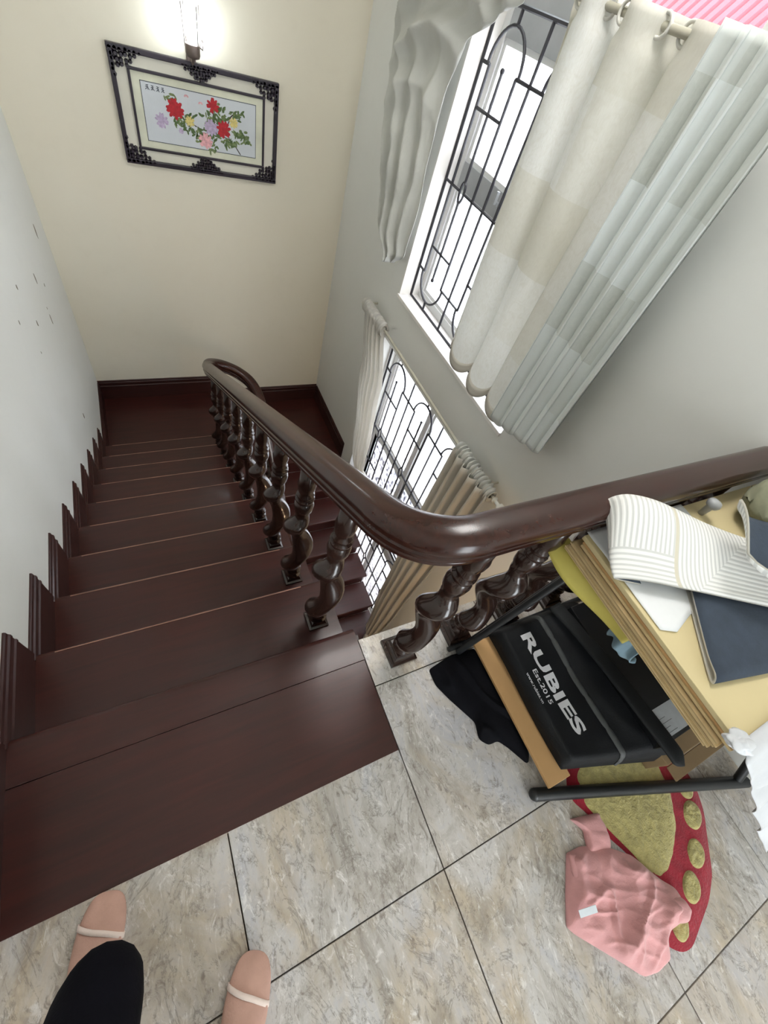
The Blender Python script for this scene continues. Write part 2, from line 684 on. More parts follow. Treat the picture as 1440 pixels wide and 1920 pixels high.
def ridged(x, y, s, seed=0, ax=1, ay=1, rot=0):
    c, sn = math.cos(rot), math.sin(rot)
    u, v = (x * c + y * sn) * ax, (-x * sn + y * c) * ay
    return 1 - abs(noise.noise(Vector((u * s, v * s, seed)))) * 2


# ------------------------------------------------------------------ setting: walls, floors, ceiling
def S(o):
    o['kind'] = 'structure'
    return o


S(box('wall_left', (-W - .2, YF, ZG), (-W, YB + .2, ZC), M['wall']))
S(box('wall_back', (-W, YB, ZG), (XR, YB + .2, ZC), M['wall_warm']))
# small chips in the plaster of the left wall
wl = bpy.data.objects['wall_left']
for y, z, a, b in ((3.049, -.154, .05, .016), (2.507, -.164, .035, .012), (2.687, -.298, .012, .008), (2.497, -.405, .038, .012), (2.125, -.199, .02, .012),
                   (2.034, .046, .014, .01), (2.502, -.337, .008, .006), (1.811, .004, .012, .007), (2.306, -1.009, .03, .014), (1.95, -.25, .008, .006)):
    bm = bmesh.new()
    random.seed(int(y * 1000))
    ps = [(math.cos(k * PI / 4) * b * random.uniform(.5, 1), math.sin(k * PI / 4) * a * random.uniform(.6, 1)) for k in range(8)]
    up = [bm.verts.new((-W + .0012, y + p[0] * .9, z + p[1])) for p in ps]
    lo = [bm.verts.new((-W - .002, y + p[0], z + p[1] * 1.1)) for p in ps]
    bm.faces.new(up[::-1])
    for i in range(8):
        bm.faces.new((up[i], up[(i + 1) % 8], lo[(i + 1) % 8], lo[i]))
    bmesh.ops.recalc_face_normals(bm, faces=bm.faces)
    obj('plaster_chip', bm, M['dirt'], wl)

# window wall: solid pieces round two openings
UW = (.768, 2.172, .018, 1.80)       # upper opening y0 y1 z0 z1
LW = (.74, 2.20, -3.30, -.34)        # lower opening
XO = XR + .25
bm = bmesh.new()
cuts_y = [YF, LW[0], UW[0], UW[1], LW[1], YB + .2]
cuts_z = [ZG, LW[2], LW[3], UW[2], UW[3], ZC]
ys = sorted(set(cuts_y))
zs = sorted(set(cuts_z))


def solid(y, z):
    if UW[0] < y < UW[1] and UW[2] < z < UW[3]:
        return False
    if LW[0] < y < LW[1] and LW[2] < z < LW[3]:
        return False
    return True


vg = {}


def gv(x, y, z):
    k = (round(x, 4), round(y, 4), round(z, 4))
    if k not in vg:
        vg[k] = bm.verts.new(k)
    return vg[k]


for i in range(len(ys) - 1):
    for j in range(len(zs) - 1):
        y0, y1, z0, z1 = ys[i], ys[i + 1], zs[j], zs[j + 1]
        if solid((y0 + y1) / 2, (z0 + z1) / 2):
            bm.faces.new((gv(XR, y0, z0), gv(XR, y0, z1), gv(XR, y1, z1), gv(XR, y1, z0)))
            bm.faces.new((gv(XO, y0, z0), gv(XO, y1, z0), gv(XO, y1, z1), gv(XO, y0, z1)))
for e in [e for e in bm.edges if len(e.link_faces) == 1]:
    a, b = e.verts
    if abs(a.co.x - XR) < 1e-5 and abs(b.co.x - XR) < 1e-5:
        bm.faces.new((a, b, gv(XO, b.co.y, b.co.z), gv(XO, a.co.y, a.co.z)))
bmesh.ops.recalc_face_normals(bm, faces=bm.faces)
S(obj('wall_right', bm, M['wall']))

# wall behind the photographer with an unseen open doorway added to let daylight in
bm = bmesh.new()
add_box(bm, (-W, YF - .2, ZG), (XR, YF, 0))
add_box(bm, (-W, YF - .2, 0), (-.35, YF, ZC))
add_box(bm, (.55, YF - .2, 0), (XR, YF, ZC))
add_box(bm, (-.35, YF - .2, 2.1), (.55, YF, ZC))
S(obj('wall_front', bm, M['wall']))
S(box('ceiling', (-W - .2, YF - .2, ZC), (XO, YB + .2, ZC + .15), M['ceiling']))
S(box('floor_lower', (-W - .2, YF, ZG - .1), (XO, YB + .2, ZG), M['ground_tile']))

# upper floor slab, its plaster edge and each tile
bm = bmesh.new()
add_box(bm, (-W, YF, -.16), (0, -.405, -.012))
add_box(bm, (0, YF, -.16), (XR, -.05, -.012))
fl = S(obj('floor', bm, M['grout']))
xs = [-.965, -.499, .001, .501, 1.001, 1.174]
yj = [-.045, -.2075, -.7075, -1.2075, -1.7075, -2.2075, -2.7075, -3.2]
gp = .0016
for i in range(5):
    for j in range(7):
        x0, x1, y1, y0 = xs[i], xs[i + 1], yj[j], yj[j + 1]
        if x1 <= .01:
            y1 = min(y1, -.400)
        if y1 - y0 < .05:
            continue
        bm = bmesh.new()
        cx, cy = (x0 + x1) / 2, (y0 + y1) / 2
        add_box(bm, (x0 + gp - cx, y0 + gp - cy, -.012), (x1 - gp - cx, y1 - gp - cy, 0), .0012)
        obj('tile', bm, M['tile'], fl, loc=(cx, cy, 0))

# ------------------------------------------------------------------ staircase: upper flight
HS = .205


def skirting(y0, y1, z, x=-W, h=HS, side=1, name='skirting_board', parent=None):
    prof = [(0, 0), (.010, 0), (.010, h - .075), (.013, h - .070), (.013, h - .060), (.009, h - .055), (.009, h - .040), (.012, h - .035), (.012, h - .022), (.008, h - .016), (.007, h - .004), (.004, h), (0, h)]
    pts = [(x + side * a, z + b) for a, b in prof]
    bm = bmesh.new()
    A = [bm.verts.new((u, y0, v)) for u, v in pts]
    B = [bm.verts.new((u, y1, v)) for u, v in pts]
    n = len(pts)
    for i in range(n):
        bm.faces.new((A[i], B[i], B[(i + 1) % n], A[(i + 1) % n]))
    bm.faces.new(A)
    bm.faces.new(B[::-1])
    bmesh.ops.recalc_face_normals(bm, faces=bm.faces)
    return obj(name, bm, M['skirt'], parent)


def tread_mesh(x0, x1, y0, y1, th=.032, nose=1):
    """board with a rounded nosing on the y1 side (nose=1) or the y0 side"""
    bm = bmesh.new()
    prof = [(0, 0), (0, -th)]
    d = y1 - y0
    r = th / 2
    for k in range(7):
        a = -PI / 2 + PI * k / 6
        prof.append((d - r + r * math.cos(a), -r + r * math.sin(a) * (1 if k < 6 else 1)))
    ps = [((y0 + a) if nose == 1 else (y1 - a), b) for a, b in prof]
    A = [bm.verts.new((x0, u, v)) for u, v in ps]
    B = [bm.verts.new((x1, u, v)) for u, v in ps]
    n = len(ps)
    bm.faces.new(A)
    bm.faces.new(B[::-1])
    for i in range(n):
        bm.faces.new((A[i], B[i], B[(i + 1) % n], A[(i + 1) % n]))
    bmesh.ops.recalc_face_normals(bm, faces=bm.faces)
    return bm


up = thing('staircase', 'dark red varnished wooden upper stair flight running down along the left wall', 'staircase')
# wide top board level with the tiles, in two planks
o = obj('top_board', tread_mesh(-W, 0, -.115, 0, .034), M['tread'], up)
auto(o, 50)
box('top_board', (-W, -.4025, -.03), (0, -.1165, .0005), M['tread'], up, .0015)
x_end = .012
for k in range(2, 11):
    o = obj('tread', tread_mesh(-W, x_end, (k - 2) * T - .02, (k - 1) * T), M['tread'], up)
    o.location.z = -(k - 1) * RI
    auto(o, 50)
    w_ = box('worn_highlight_edge', (-W + .06, (k - 1) * T - .0120, -.0012), (x_end - .10, (k - 1) * T - .0085, .0004), M['worn_highlight'], o)  # pale strip: nosing highlight put into the colour, along with worn varnish
for k in range(1, 11):
    y = (k - 1) * T - .025
    box('riser', (-W, y - .018, -k * RI), (x_end - .004, y, -(k - 1) * RI - .03), M['riser'], up)
for k in range(2, 11):
    skirting((k - 2) * T - .023, (k - 1) * T - .002, -(k - 1) * RI, parent=up)
skirting(-.40, -.012, 0, parent=up)
# carcass below the boards (plastered soffit) and the outer string that closes the stair side
low = [(-.05, -.3)] + [((k - 1) * T - .045, -k * RI - .001) for k in (1,)]
pts = []
for k in range(1, 11):
    pts += [((k - 1) * T - .045, -(k - 1) * RI - .034), ((k - 1) * T - .045, -k * RI - .034)]
pts = [(-.38, -.034)] + pts + [(9 * T + .02, -10 * RI - .034), (9 * T + .02, -10 * RI - .2), (.0, -.42), (-.38, -.2)]
prism('soffit', pts, -W, x_end - .014, M['white_paint'], up)
st = [(-.05, -.035)]
for k in range(1, 11):
    st += [((k - 1) * T - .02, -(k - 1) * RI - .033), ((k - 1) * T - .02, -k * RI - .033)]
st = st + [(9 * T + .03, -10 * RI - .22), (.02, -.40), (-.05, -.3)]
prism('outer_string', st, x_end - .013, x_end + .006, M['skirt'], up)

# half landings
ld = thing('stair_landing', 'dark brown two-level wooden half landing with tall skirting against the back wall', 'landing')
XM = .16
box('landing_board', (-W, 9 * T + .0, ZL1 - .035), (XM, YB, ZL1), M['tread'], ld, .002)
box('landing_board', (XM, Y2, ZL2 - .035), (XR, YB, ZL2), M['tread'], ld, .002)
box('riser', (XM - .02, Y2 + .17, ZL2), (XM - .002, YB, ZL1 - .03), M['riser'], ld)
box('slab', (-W, 9 * T + .03, ZL2 - .2), (XR, YB, ZL2 - .036), M['white_paint'], ld)


def skirt_x(x0, x1, y, z, parent):
    o = skirting(0, x1 - x0, 0, 0, name='skirting_board', parent=parent)
    o.rotation_euler = (0, 0, -PI / 2)
    o.location = (x0, y, z)
    return o


skirt_x(-W, XM, YB, ZL1, ld)
skirt_x(XM, XR, YB, ZL2, ld)
skirting(9 * T - .0, YB - .028, ZL1, parent=ld)
skirting(Y2, YB - .028, ZL2, x=XR, side=-1, parent=ld)

# lower flight
lowf = thing('staircase', 'glossy red wooden lower stair flight running down beside the lower window', 'staircase')
for k in range(12, 20):
    yn = Y2 - (k - 11) * T
    o = obj('tread', tread_mesh(XS, XR + .02, yn, yn + T + .02, nose=0), M['tread'], lowf)
    o.location.z = -k * RI
    auto(o, 50)
for k in range(11, 20):
    yn = Y2 - (k - 11) * T
    box('riser', (XS, yn + .025, -(k + 1) * RI), (XR, yn + .043, -k * RI - .03), M['riser'], lowf)
pts = []
for k in range(11, 20):
    yn = Y2 - (k - 11) * T + .045
    pts += [(yn, -k * RI - .034), (yn, -(k + 1) * RI - .034)]
pts = [(Y2 + .1, -11 * RI - .036)] + pts + [(Y2 - 8 * T + .3, -20 * RI - .0), (Y2 + .1, -11 * RI - .34)]
prism('soffit', pts, XS + .01, XR - .002, M['white_paint'], lowf)
st = []
for k in range(11, 20):
    yn = Y2 - (k - 11) * T + .02
    st += [(yn, -k * RI - .033), (yn, -(k + 1) * RI - .033)]
st = [(Y2 + .05, -11 * RI - .033)] + st + [(Y2 - 8 * T + .32, -20 * RI - .0), (Y2 + .05, -11 * RI - .3)]
prism('outer_string', st, XS - .01, XS + .009, M['skirt'], lowf)

# ------------------------------------------------------------------ railing
rl = thing('stair_railing', 'continuous glossy dark wooden handrail on barley-twist balusters beside the stair', 'railing')
half = [(0, .043), (.016, .0425), (.028, .039), (.037, .031), (.043, .018), (.044, .008), (.041, .000), (.034, -.003), (.034, -.008), (.039, -.012), (.040, -.020), (.037, -.026), (.030, -.028), (.030, -.033), (.033, -.037), (.032, -.046), (.024, -.052)]
prof = half + [(-a, b) for a, b in half[::-1][:-1]]
prof = prof[:len(half)] + [(-a, b) for a, b in half[:0:-1]]
RX = -.072


def rail_z(y):
    return .707 - .615 * y


path = [Vector((XR, -.128, .777)), Vector((.6, -.128, .777))]
path += bez((.085, -.128, .775), (RX + .008, -.135, .775), (RX, .03, rail_z(.03)), 18)
path += [Vector((RX, y, rail_z(y))) for y in (.3, .8, 1.4, 2.0, 2.45)]
path += catmull([(RX, 2.6, rail_z(2.6)), (RX + .004, 2.76, -.985), (-.03, 2.86, -1.03), (.08, 2.90, -1.085), (.21, 2.875, -1.15), (.30, 2.78, -1.205), (.338, 2.62, -1.275), (.34, 2.40, -1.41)], 6)
path += [Vector((.34, y, -1.41 - .615 * (2.40 - y))) for y in (2.0, 1.5, 1.0, .55, .2)]
bm = bmesh.new()
add_sweep(bm, path, prof)
hr = auto(obj('handrail', bm, M['rail'], rl), 35)


def twist_baluster(h):
    """barley-twist turned shaft from z=.045 to h"""
    bm = bmesh.new()
    nseg = 16
    sec = []
    H = h

    def add(z, r, ox=0, oy=0):
        sec.append((z, r, ox, oy))
    z0 = .040
    for z, r in ((z0, .030), (z0 + .008, .034), (z0 + .016, .034), (z0 + .022, .026), (z0 + .034, .024), (z0 + .040, .031), (z0 + .050, .032), (z0 + .058, .026)):
        add(z, r)
    za, zb = z0 + .070, .67 * H
    N = 30
    for i in range(N + 1):
        t = i / N
        env = min(1, t / .12, (1 - t) / .12)
        env = env * env * (3 - 2 * env)
        a = 2 * PI * 1.35 * t + .6
        rr = .0255 + .0165 * env * (.72 + .28 * math.cos(2 * PI * 2.7 * t - 1.2))
        add(za + (zb - za) * t, rr, .023 * env * math.cos(a), .023 * env * math.sin(a))
    z1 = zb
    for dz, r in ((.010, .025), (.030, .033), (.060, .036), (.078, .030), (.084, .025), (.088, .033), (.098, .034), (.104, .026), (.110, .030), (.120, .031), (.128, .024), (.150, .030), (.175, .032), (.19, .028)):
        if z1 + dz < H - .005:
            add(z1 + dz, r)
    add(H + .012, .026)
    rings = []
    for z, r, ox, oy in sec:
        rings.append([bm.verts.new((ox + r * math.cos(2 * PI * i / nseg), oy + r * math.sin(2 * PI * i / nseg), z)) for i in range(nseg)])
    for a, b in zip(rings, rings[1:]):
        for i in range(nseg):
            bm.faces.new((a[i], a[(i + 1) % nseg], b[(i + 1) % nseg], b[i]))
    bm.faces.new(rings[0][::-1])
    bm.faces.new(rings[-1])
    me = bpy.data.meshes.new('baluster')
    bm.to_mesh(me)
    bm.free()
    me.polygons.foreach_set('use_smooth', [True] * len(me.polygons))
    me.materials.append(M['baluster'])
    return me


def plinth_mesh(w):
    bm = bmesh.new()
    ws = [(w, 0), (w, .012), (w - .008, .015), (w - .012, .030), (w - .018, .034), (w - .020, .046)]
    rings = [[bm.verts.new((sx * a, sy * a, z)) for sx, sy in ((-1, -1), (1, -1), (1, 1), (-1, 1))] for a, z in ws]
    for a, b in zip(rings, rings[1:]):
        for i in range(4):
            bm.faces.new((a[i], a[(i + 1) % 4], b[(i + 1) % 4], b[i]))
    bm.faces.new(rings[0][::-1])
    bm.faces.new(rings[-1])
    me = bpy.data.meshes.new('plinth')
    bm.to_mesh(me)
    bm.free()
    me.materials.append(M['baluster'])
    return me


mesh_cache = {}


def baluster(x, y, z, h, rot=0, pw=.048):
    key = (round(h, 2), pw)
    if key not in mesh_cache:
        mesh_cache[key] = (twist_baluster(h), plinth_mesh(pw))
    a, b = mesh_cache[key]
    o = bpy.data.objects.new('baluster', a)
    o.location = (x, y, z)
    o.rotation_euler = (0, 0, rot)
    link(o, rl)
    p = bpy.data.objects.new('plinth', b)
    p.rotation_euler = (0, 0, -rot)
    link(p, o)


for i, x in enumerate((.125, .36, .595, .83, 1.065)):
    baluster(x, -.125, 0, .727, 2.3 + .5 * i, .049)
for k in range(2, 11):
    y = .126 + (k - 2) * T
    baluster(RX, y, -(k - 1) * RI, rail_z(y) - .058 + (k - 1) * RI, 1.9, .038)
for k in range(12, 18):
    yb = Y2 - (k - 11) * T + .15
    baluster(.34, yb, -k * RI, (-1.41 - .615 * (2.40 - yb)) - .058 + k * RI, 1.0 + .4 * k, .036)

# ------------------------------------------------------------------ windows
GX = XR + .090


def grille(name, label, y0, y1, panels, c0, per, parent=None):
    """wrought-iron security grille: boxes, spears, rings and arches"""
    g = thing(name, label, 'window grille', (GX, (y0 + y1) / 2, panels[0][0]), group=None)
    yc, zc0 = (y0 + y1) / 2, panels[0][0]

    def L(p):
        return Vector((0, p[0] - yc, p[1] - zc0))

    def bar(pts, r=.0075, nm='bar'):
        bm = bmesh.new()
        add_sweep(bm, [L(p) for p in pts], circ(r, 6), up=Vector((1, 0, 0)))
        auto(obj(nm, bm, M['iron'], g), 60)

    for (za, zb, bh) in panels:
        zm = (za + zb) / 2
        bt, bb = zm + bh, zm - bh
        bar([(y0, za), (y0, zb)], .009)
        bar([(y1, za), (y1, zb)], .009)
        bar([(y0, za), (y1, za)], .009)
        bar([(y0, zb), (y1, zb)], .009)
        rings_y = [c0 - per * i for i in range(-1, 6) if y0 + .02 < c0 - per * i < y1 - .02]
        boxes_y = [c0 - per / 2 - per * i for i in range(-2, 6)]
        hw = .115
        # horizontal bar at mid-height, cut by the rings
        cutp = sorted([y0, y1] + [y - .022 for y in rings_y] + [y + .022 for y in rings_y])
        for a, b in zip(cutp[::2], cutp[1::2]):
            bar([(a, zm), (b, zm)])
        for y in boxes_y:
            if y0 < y < y1:
                bar([(y, za), (y, zb)])
            e = [v for v in (y - hw, y + hw)]
            a, b = max(e[0], y0), min(e[1], y1)
            if a >= b:
                continue
            bar([(a, bt), (b, bt)])
            bar([(a, bb), (b, bb)])
            for v in e:
                if y0 < v < y1:
                    bar([(v, bb), (v, bt)])
        for y in rings_y:
            bar([(y + .022 * math.cos(t * PI / 8), zm + .05 * math.sin(t * PI / 8)) for t in range(17)], .007, 'ring')
            for s in (1, -1):
                bar([(y, zm + s * .05), (y, zm + s * bh)])
                bm = bmesh.new()
                bmesh.ops.create_uvsphere(bm, u_segments=8, v_segments=6, radius=.012)
                bmesh.ops.translate(bm, verts=bm.verts, vec=L((y, zm + s * bh)))
                obj('ball_finial', bm, M['iron'], g, smooth=True)
                h = (zb - zm) - bh
                aw = .138
                a0, a1 = max(y - aw, y0), min(y + aw, y1)
                n = 14
                bar([(y + aw * math.cos(PI * t / n), zm + s * (bh + h * .72 * math.sin(PI * t / n))) for t in range(n + 1) if y0 <= y + aw * math.cos(PI * t / n) <= y1], .0075, 'arch')
                bar([(y, zm + s * (bh + h * .72)), (y, zm + s * (bh + h))])
                a, b = max(y - (per / 2 - hw), y0), min(y + (per / 2 - hw), y1)
                bar([(a, zm + s * bh * .68), (b, zm + s * bh * .68)])
    return g


grille('window_grille', 'black wrought-iron grille in the upper window with arches and ringed bars', UW[0] + .01, UW[1] - .015, [(.022, 1.405, .489)], 1.962, .47)
grille('window_grille', 'black wrought-iron grille of two stacked panels in the lower window', LW[0] + .01, LW[1] - .02, [(-1.97, -.40, .577), (-3.28, -2.02, .42)], 1.984, .472)


def window(name, op, rails, mulls, zclear, parent=None, skip=None):
    y0, y1, z0, z1 = op
    w = thing(name, None, None)
    w['kind'] = 'structure'
    x0, x1 = XR + .15, XR + .20
    fw = .055
    # outer frame members
    box('frame', (x0, y0, z0), (x1, y0 + fw, z1), M['white_frame'], w, .003)
    box('frame', (x0, y1 - fw, z0), (x1, y1, z1), M['white_frame'], w, .003)
    box('frame', (x0, y0 + fw, z0), (x1, y1 - fw, z0 + fw), M['white_frame'], w, .003)
    box('frame', (x0, y0 + fw, z1 - fw), (x1, y1 - fw, z1), M['white_frame'], w, .003)
    for a, b in rails:
        box('transom', (x0 + .002, y0 + fw, a), (x1 + .012, y1 - fw, b), M['alu'] if z0 > -.1 else M['white_frame'], w, .003)
    for a, b in mulls:
        box('mullion', (x0 - .004, a, z0 + fw), (x1 + .004, b, z1 - fw), M['white_frame'] if z0 < -.1 else M['alu'], w, .003)
    edges_y = [y0 + fw] + [v for ab in mulls for v in ab] + [y1 - fw]
    edges_z = [z0 + fw] + [v for ab in rails for v in ab] + [z1 - fw]
    for a, b in zip(edges_y[::2], edges_y[1::2]):
        for c, d in zip(edges_z[::2], edges_z[1::2]):
            mat = M['clear'] if (zclear(c, d)) else M['pane']
            if mat is None:
                continue
            s = .022
            bm = bmesh.new()
            for p0, p1 in (((x0 + .01, a, c), (x1 - .01, a + s, d)), ((x0 + .01, b - s, c), (x1 - .01, b, d)), ((x0 + .01, a + s, c), (x1 - .01, b - s, c + s)), ((x0 + .01, a + s, d - s), (x1 - .01, b - s, d))):
                add_box(bm, p0, p1)
            sh = obj('sash', bm, M['white_frame'], w)
            box('pane', (x0 + .022, a + s, c + s), (x0 + .028, b - s, d - s), mat, sh)
    return w


w1 = window('window_1', UW, [(.70, .82), (1.30, 1.47)], [(1.40, 1.50)], lambda c, d: c > 1.4)
w2 = window('window_2', LW, [(-1.34, -1.26), (-2.30, -2.20)], [(1.48, 1.53)], lambda c, d: d < -2.3)
# sill and reveals of the upper window in white
box('sill', (XR - .012, UW[0], UW[2] - .02), (XR + .15, UW[1], UW[2] + .002), M['sill'], w1, .003)
box('reveal', (XR - .001, UW[1] - .012, UW[2] + .002), (XR + .15, UW[1] + .001, UW[3]), M['white_paint'], w1)
# window latch
bm = bmesh.new()
add_box(bm, (XR + .135, 1.69, .755), (XR + .152, 1.73, .775), .003)
add_box(bm, (XR + .118, 1.70, .76), (XR + .136, 1.712, .82), .003)
obj('latch', bm, M['alu'], w1)
# outside: pink roof sheets, salmon wall, grey neighbour
bm = bmesh.new()
for i in range(40):
    y0 = 1.2 + i * .06
    pr = [(0, 0), (.015, .02), (.045, .02), (.06, 0)]
    for (a, ha), (b, hb) in zip(pr, pr[1:]):
        q = [(2.35 - ha, y0 + a, 1.56), (2.35 - hb, y0 + b, 1.56), (3.3 - hb, y0 + b, 2.6), (3.3 - ha, y0 + a, 2.6)]
        bm.faces.new([bm.verts.new(p) for p in q])
bmesh.ops.remove_doubles(bm, verts=bm.verts, dist=1e-4)
bmesh.ops.solidify(bm, geom=bm.faces[:], thickness=.004)
tag(obj('roof_sheet', bm, M['pink_roof']), 'pink corrugated roof sheet seen outside above the upper window rod', 'roof')
tag(box('garden_wall', (2.05, -.5, ZG), (2.25, 4.2, -2.15), M['salmon'], None, .01), 'salmon rendered wall outside the foot of the lower window', 'wall')
S(box('ground', (XO, -3, ZG - .1), (6, 6, ZG), M['grey_render']))

# ------------------------------------------------------------------ curtains
CX = XR - .095
rod = thing('curtain_rod', 'pale horizontal curtain rod across the top of the upper window', 'curtain rod')
tube('pole', [(CX, .30, 1.472), (CX, 3.0, 1.472)], .012, M['rod'], rod)
for y in (.36, 2.95):
    tube('bracket', [(CX, y, 1.472), (XR, y, 1.472)], .008, M['rod'], rod)
for y in (.30, 3.0):
    bm = bmesh.new()
    bmesh.ops.create_uvsphere(bm, u_segments=12, v_segments=8, radius=.024)
    bmesh.ops.translate(bm, verts=bm.verts, vec=(CX, y, 1.472))
    obj('finial', bm, M['rod'], rod, smooth=True)

# sheer eyelet curtain: y falls from left to right in the picture
sheer = thing('sheer_curtain', 'cream patchwork sheer eyelet curtain covering the middle of the upper window', 'curtain')
NF = 3


def sheer_fn(u, v):
    z = 1.502 + (.155 - 1.502) * v
    yl = 1.49 - .13 * v
    yr = .74 + .0 * v
    y = yl + (yr - yl) * u
    ph = 2 * PI * NF * u - .8
    amp = .045 * (1 - .42 * v)
    x = CX + amp * math.cos(ph) + .012 * math.sin(5 * v + 9 * u)
    y += .03 * math.sin(ph) * (1 if v > .05 else .6)
    z += .035 * math.sin(ph * 1.0 + 1.2) * max(0, v - .85) / .15
    return (x, y, z)


cloth_grid('panel', 90, 60, sheer_fn, M['sheer'], sheer, .0016, uv=lambda u, v: (u * 1.3, 1.4 - v * 1.4))
cloth_grid('hem', 90, 3, lambda u, v: (lambda p: (p[0] - .002, p[1], p[2] - .004))(sheer_fn(u, .965 + .037 * v)), M['beige_curtain'], sheer, .004)


def eyelet(y, parent, x=CX):
    bm = bmesh.new()
    n1, n2, R, r = 22, 8, .026, .0055
    vs = [[bm.verts.new((x + (r * math.sin(2 * PI * j / n2)), y + (R + r * math.cos(2 * PI * j / n2)) * math.cos(2 * PI * i / n1), 1.472 + (R + r * math.cos(2 * PI * j / n2)) * math.sin(2 * PI * i / n1))) for j in range(n2)] for i in range(n1)]
    for i in range(n1):
        for j in range(n2):
            bm.faces.new((vs[i][j], vs[(i + 1) % n1][j], vs[(i + 1) % n1][(j + 1) % n2], vs[i][(j + 1) % n2]))
    obj('eyelet', bm, M['ring'], parent, smooth=True)


for i in range(6):
    u = (i * .5 + .25 + .8 / (2 * PI)) / NF
    if u < 1:
        p = sheer_fn(u, .04)
        eyelet(p[1], sheer, p[0] - .004)

thick = thing('curtain', 'bunched grey patchwork curtain with dark grooves at the right side of the upper window', 'curtain')


def thick_fn(u, v):
    z = 1.515 + (.17 - 1.515) * v
    yl = .77 - .0 * v
    yr = .46 - .03 * v
    NF2 = 4.0
    ph = 2 * PI * NF2 * u
    y = yl + (yr - yl) * u + .012 * math.sin(2 * ph)
    x = CX - .014 + .044 * (abs(math.cos(ph / 2)) ** .6 * -2 + 1)
    z += .10 * (u - .35) * max(0, v - .8) / .2 + .02 * math.cos(ph) * max(0, v - .9) / .1
    return (x, y, z)


cloth_grid('panel', 96, 50, thick_fn, M['thick'], thick, .003, uv=lambda u, v: (u * 1.6, 1.4 - v * 1.4))

swag = thing('drape', 'pale grey drape gathered up in loose folds left of the upper window', 'curtain')
SL = [(.20, 2.215), (.363, 2.526), (.605, 2.679), (.888, 2.773), (1.256, 2.84), (1.55, 2.86)]
SR = [(.20, 2.20), (.297, 2.098), (.546, 2.078), (.788, 2.116), (1.046, 2.125), (1.241, 2.063), (1.353, 1.875), (1.417, 1.73), (1.55, 1.60)]


def swag_fn(u, v):
    z = 1.53 + (.205 - 1.53) * v
    a, b = interp(SL, z), interp(SR, z)
    y = a + (b - a) * u
    prof_ = math.sin(PI * min(1, max(0, u)))
    n1 = noise.noise(Vector((y * 2.2, z * 2.2, 1.7)))
    top = min(1, max(0, (z - .75) / .5))
    # sagging folds above, gathered pleats below
    sag = (z * 1.0 + (y - 2.35) ** 2 * 1.1) * 26 + 3.0 * n1
    ple = (u * 5.2 + z * 1.3 + .9 * n1) * 2 * PI * .75
    fold = .026 * top * (abs(math.sin(sag * .5)) * 2 - 1) + .024 * (1 - top * .7) * (abs(math.sin(ple * .5)) * 2 - 1)
    fold += .016 * noise.noise(Vector((y * 7, z * 7, 4.7)))
    x = CX + .01 - (.055 * prof_ ** .7) + fold * (prof_ ** .4) * 1.25
    return (min(x, XR - .006), y, z)


cloth_grid('panel', 80, 110, swag_fn, M['swag'], swag, .003, uv=lambda u, v: (u * 1.2, v * 1.6))

# lower window
rod2 = thing('curtain_rod', 'thin pale curtain rod with ball end above the lower window', 'curtain rod')
tube('pole', [(CX, .50, -.205), (CX, 2.46, -.205)], .010, M['rod'], rod2)
bm = bmesh.new()
lathe(bm, [(.012, 0), (.02, .004), (.02, .012), (.011, .018), (.011, .045), (.024, .052), (.026, .066), (.018, .078), (.004, .082)], 14)
o = obj('finial', bm, M['ring'], rod2, smooth=True)
o.rotation_euler = (PI / 2, 0, 0)
o.location = (CX, .50, -.205)
for y in (.60, 2.43):
    tube('bracket', [(CX, y, -.205), (XR, y, -.205)], .007, M['rod'], rod2)

vo = thing('curtain', 'white voile curtain tied back in a knot left of the lower window', 'curtain')
VL = [(-1.55, 1.93), (-1.40, 2.07), (-1.22, 2.12), (-.63, 2.28), (-.17, 2.42)]
VR = [(-1.55, 1.72), (-1.40, 1.80), (-1.22, 1.82), (-.63, 1.90), (-.17, 2.07)]


def voile_fn(u, v):
    z = -.17 + (-1.52 + .17) * v
    a, b = interp(VL, z), interp(VR, z)
    y = a + (b - a) * u
    e = math.sin(PI * u)
    nf = 7
    x = CX - .035 * e + (.018 * (1 - .5 * v)) * math.sin(2 * PI * nf * u + .8 * math.sin(3 * v))
    return (x, y, z)


cloth_grid('panel', 90, 46, voile_fn, M['voile'], vo, .0016)
def ruff2(u, v):
    a = 2 * PI * v
    y = 2.425 + (2.06 - 2.425) * u
    r = .034 + .006 * math.sin(2 * PI * 9 * u) + .004 * math.sin(2 * PI * 23 * u + 2)
    return (CX + r * math.cos(a) * .9 - .006, y, -.205 + r * 1.3 * math.sin(a))


cloth_grid('gathered_heading', 110, 18, ruff2, M['voile'], vo, .002)
bm = bmesh.new()
n1, n2 = 28, 14
vs = []
for j in range(n2 + 1):
    t = j / n2
    row = []
    for i in range(n1):
        a = 2 * PI * i / n1
        r = .035 + .085 * math.sin(PI * t) ** .7 + .012 * math.sin(5 * a + 4 * t)
        row.append(bm.verts.new((CX - .02 + .6 * r * math.cos(a), 1.80 - .05 * t + r * math.sin(a) * 1.1, -1.47 - .16 * t)))
    vs.append(row)
for a, b in zip(vs, vs[1:]):
    for i in range(n1):
        bm.faces.new((a[i], a[(i + 1) % n1], b[(i + 1) % n1], b[i]))
bm.faces.new(vs[0][::-1])
bm.faces.new(vs[-1])
bmesh.ops.recalc_face_normals(bm, faces=bm.faces)
obj('knot', bm, M['voile'], vo, smooth=True)
cloth_grid('tail', 24, 40, lambda u, v: (CX - .02 + .012 * math.sin(2 * PI * 3 * u), 1.83 - .16 * u - .02 * v * math.sin(3 * v) + (.03 * (1 - v)) * (u - .5), -1.60 - 1.05 * v), M['voile'], vo, .002)

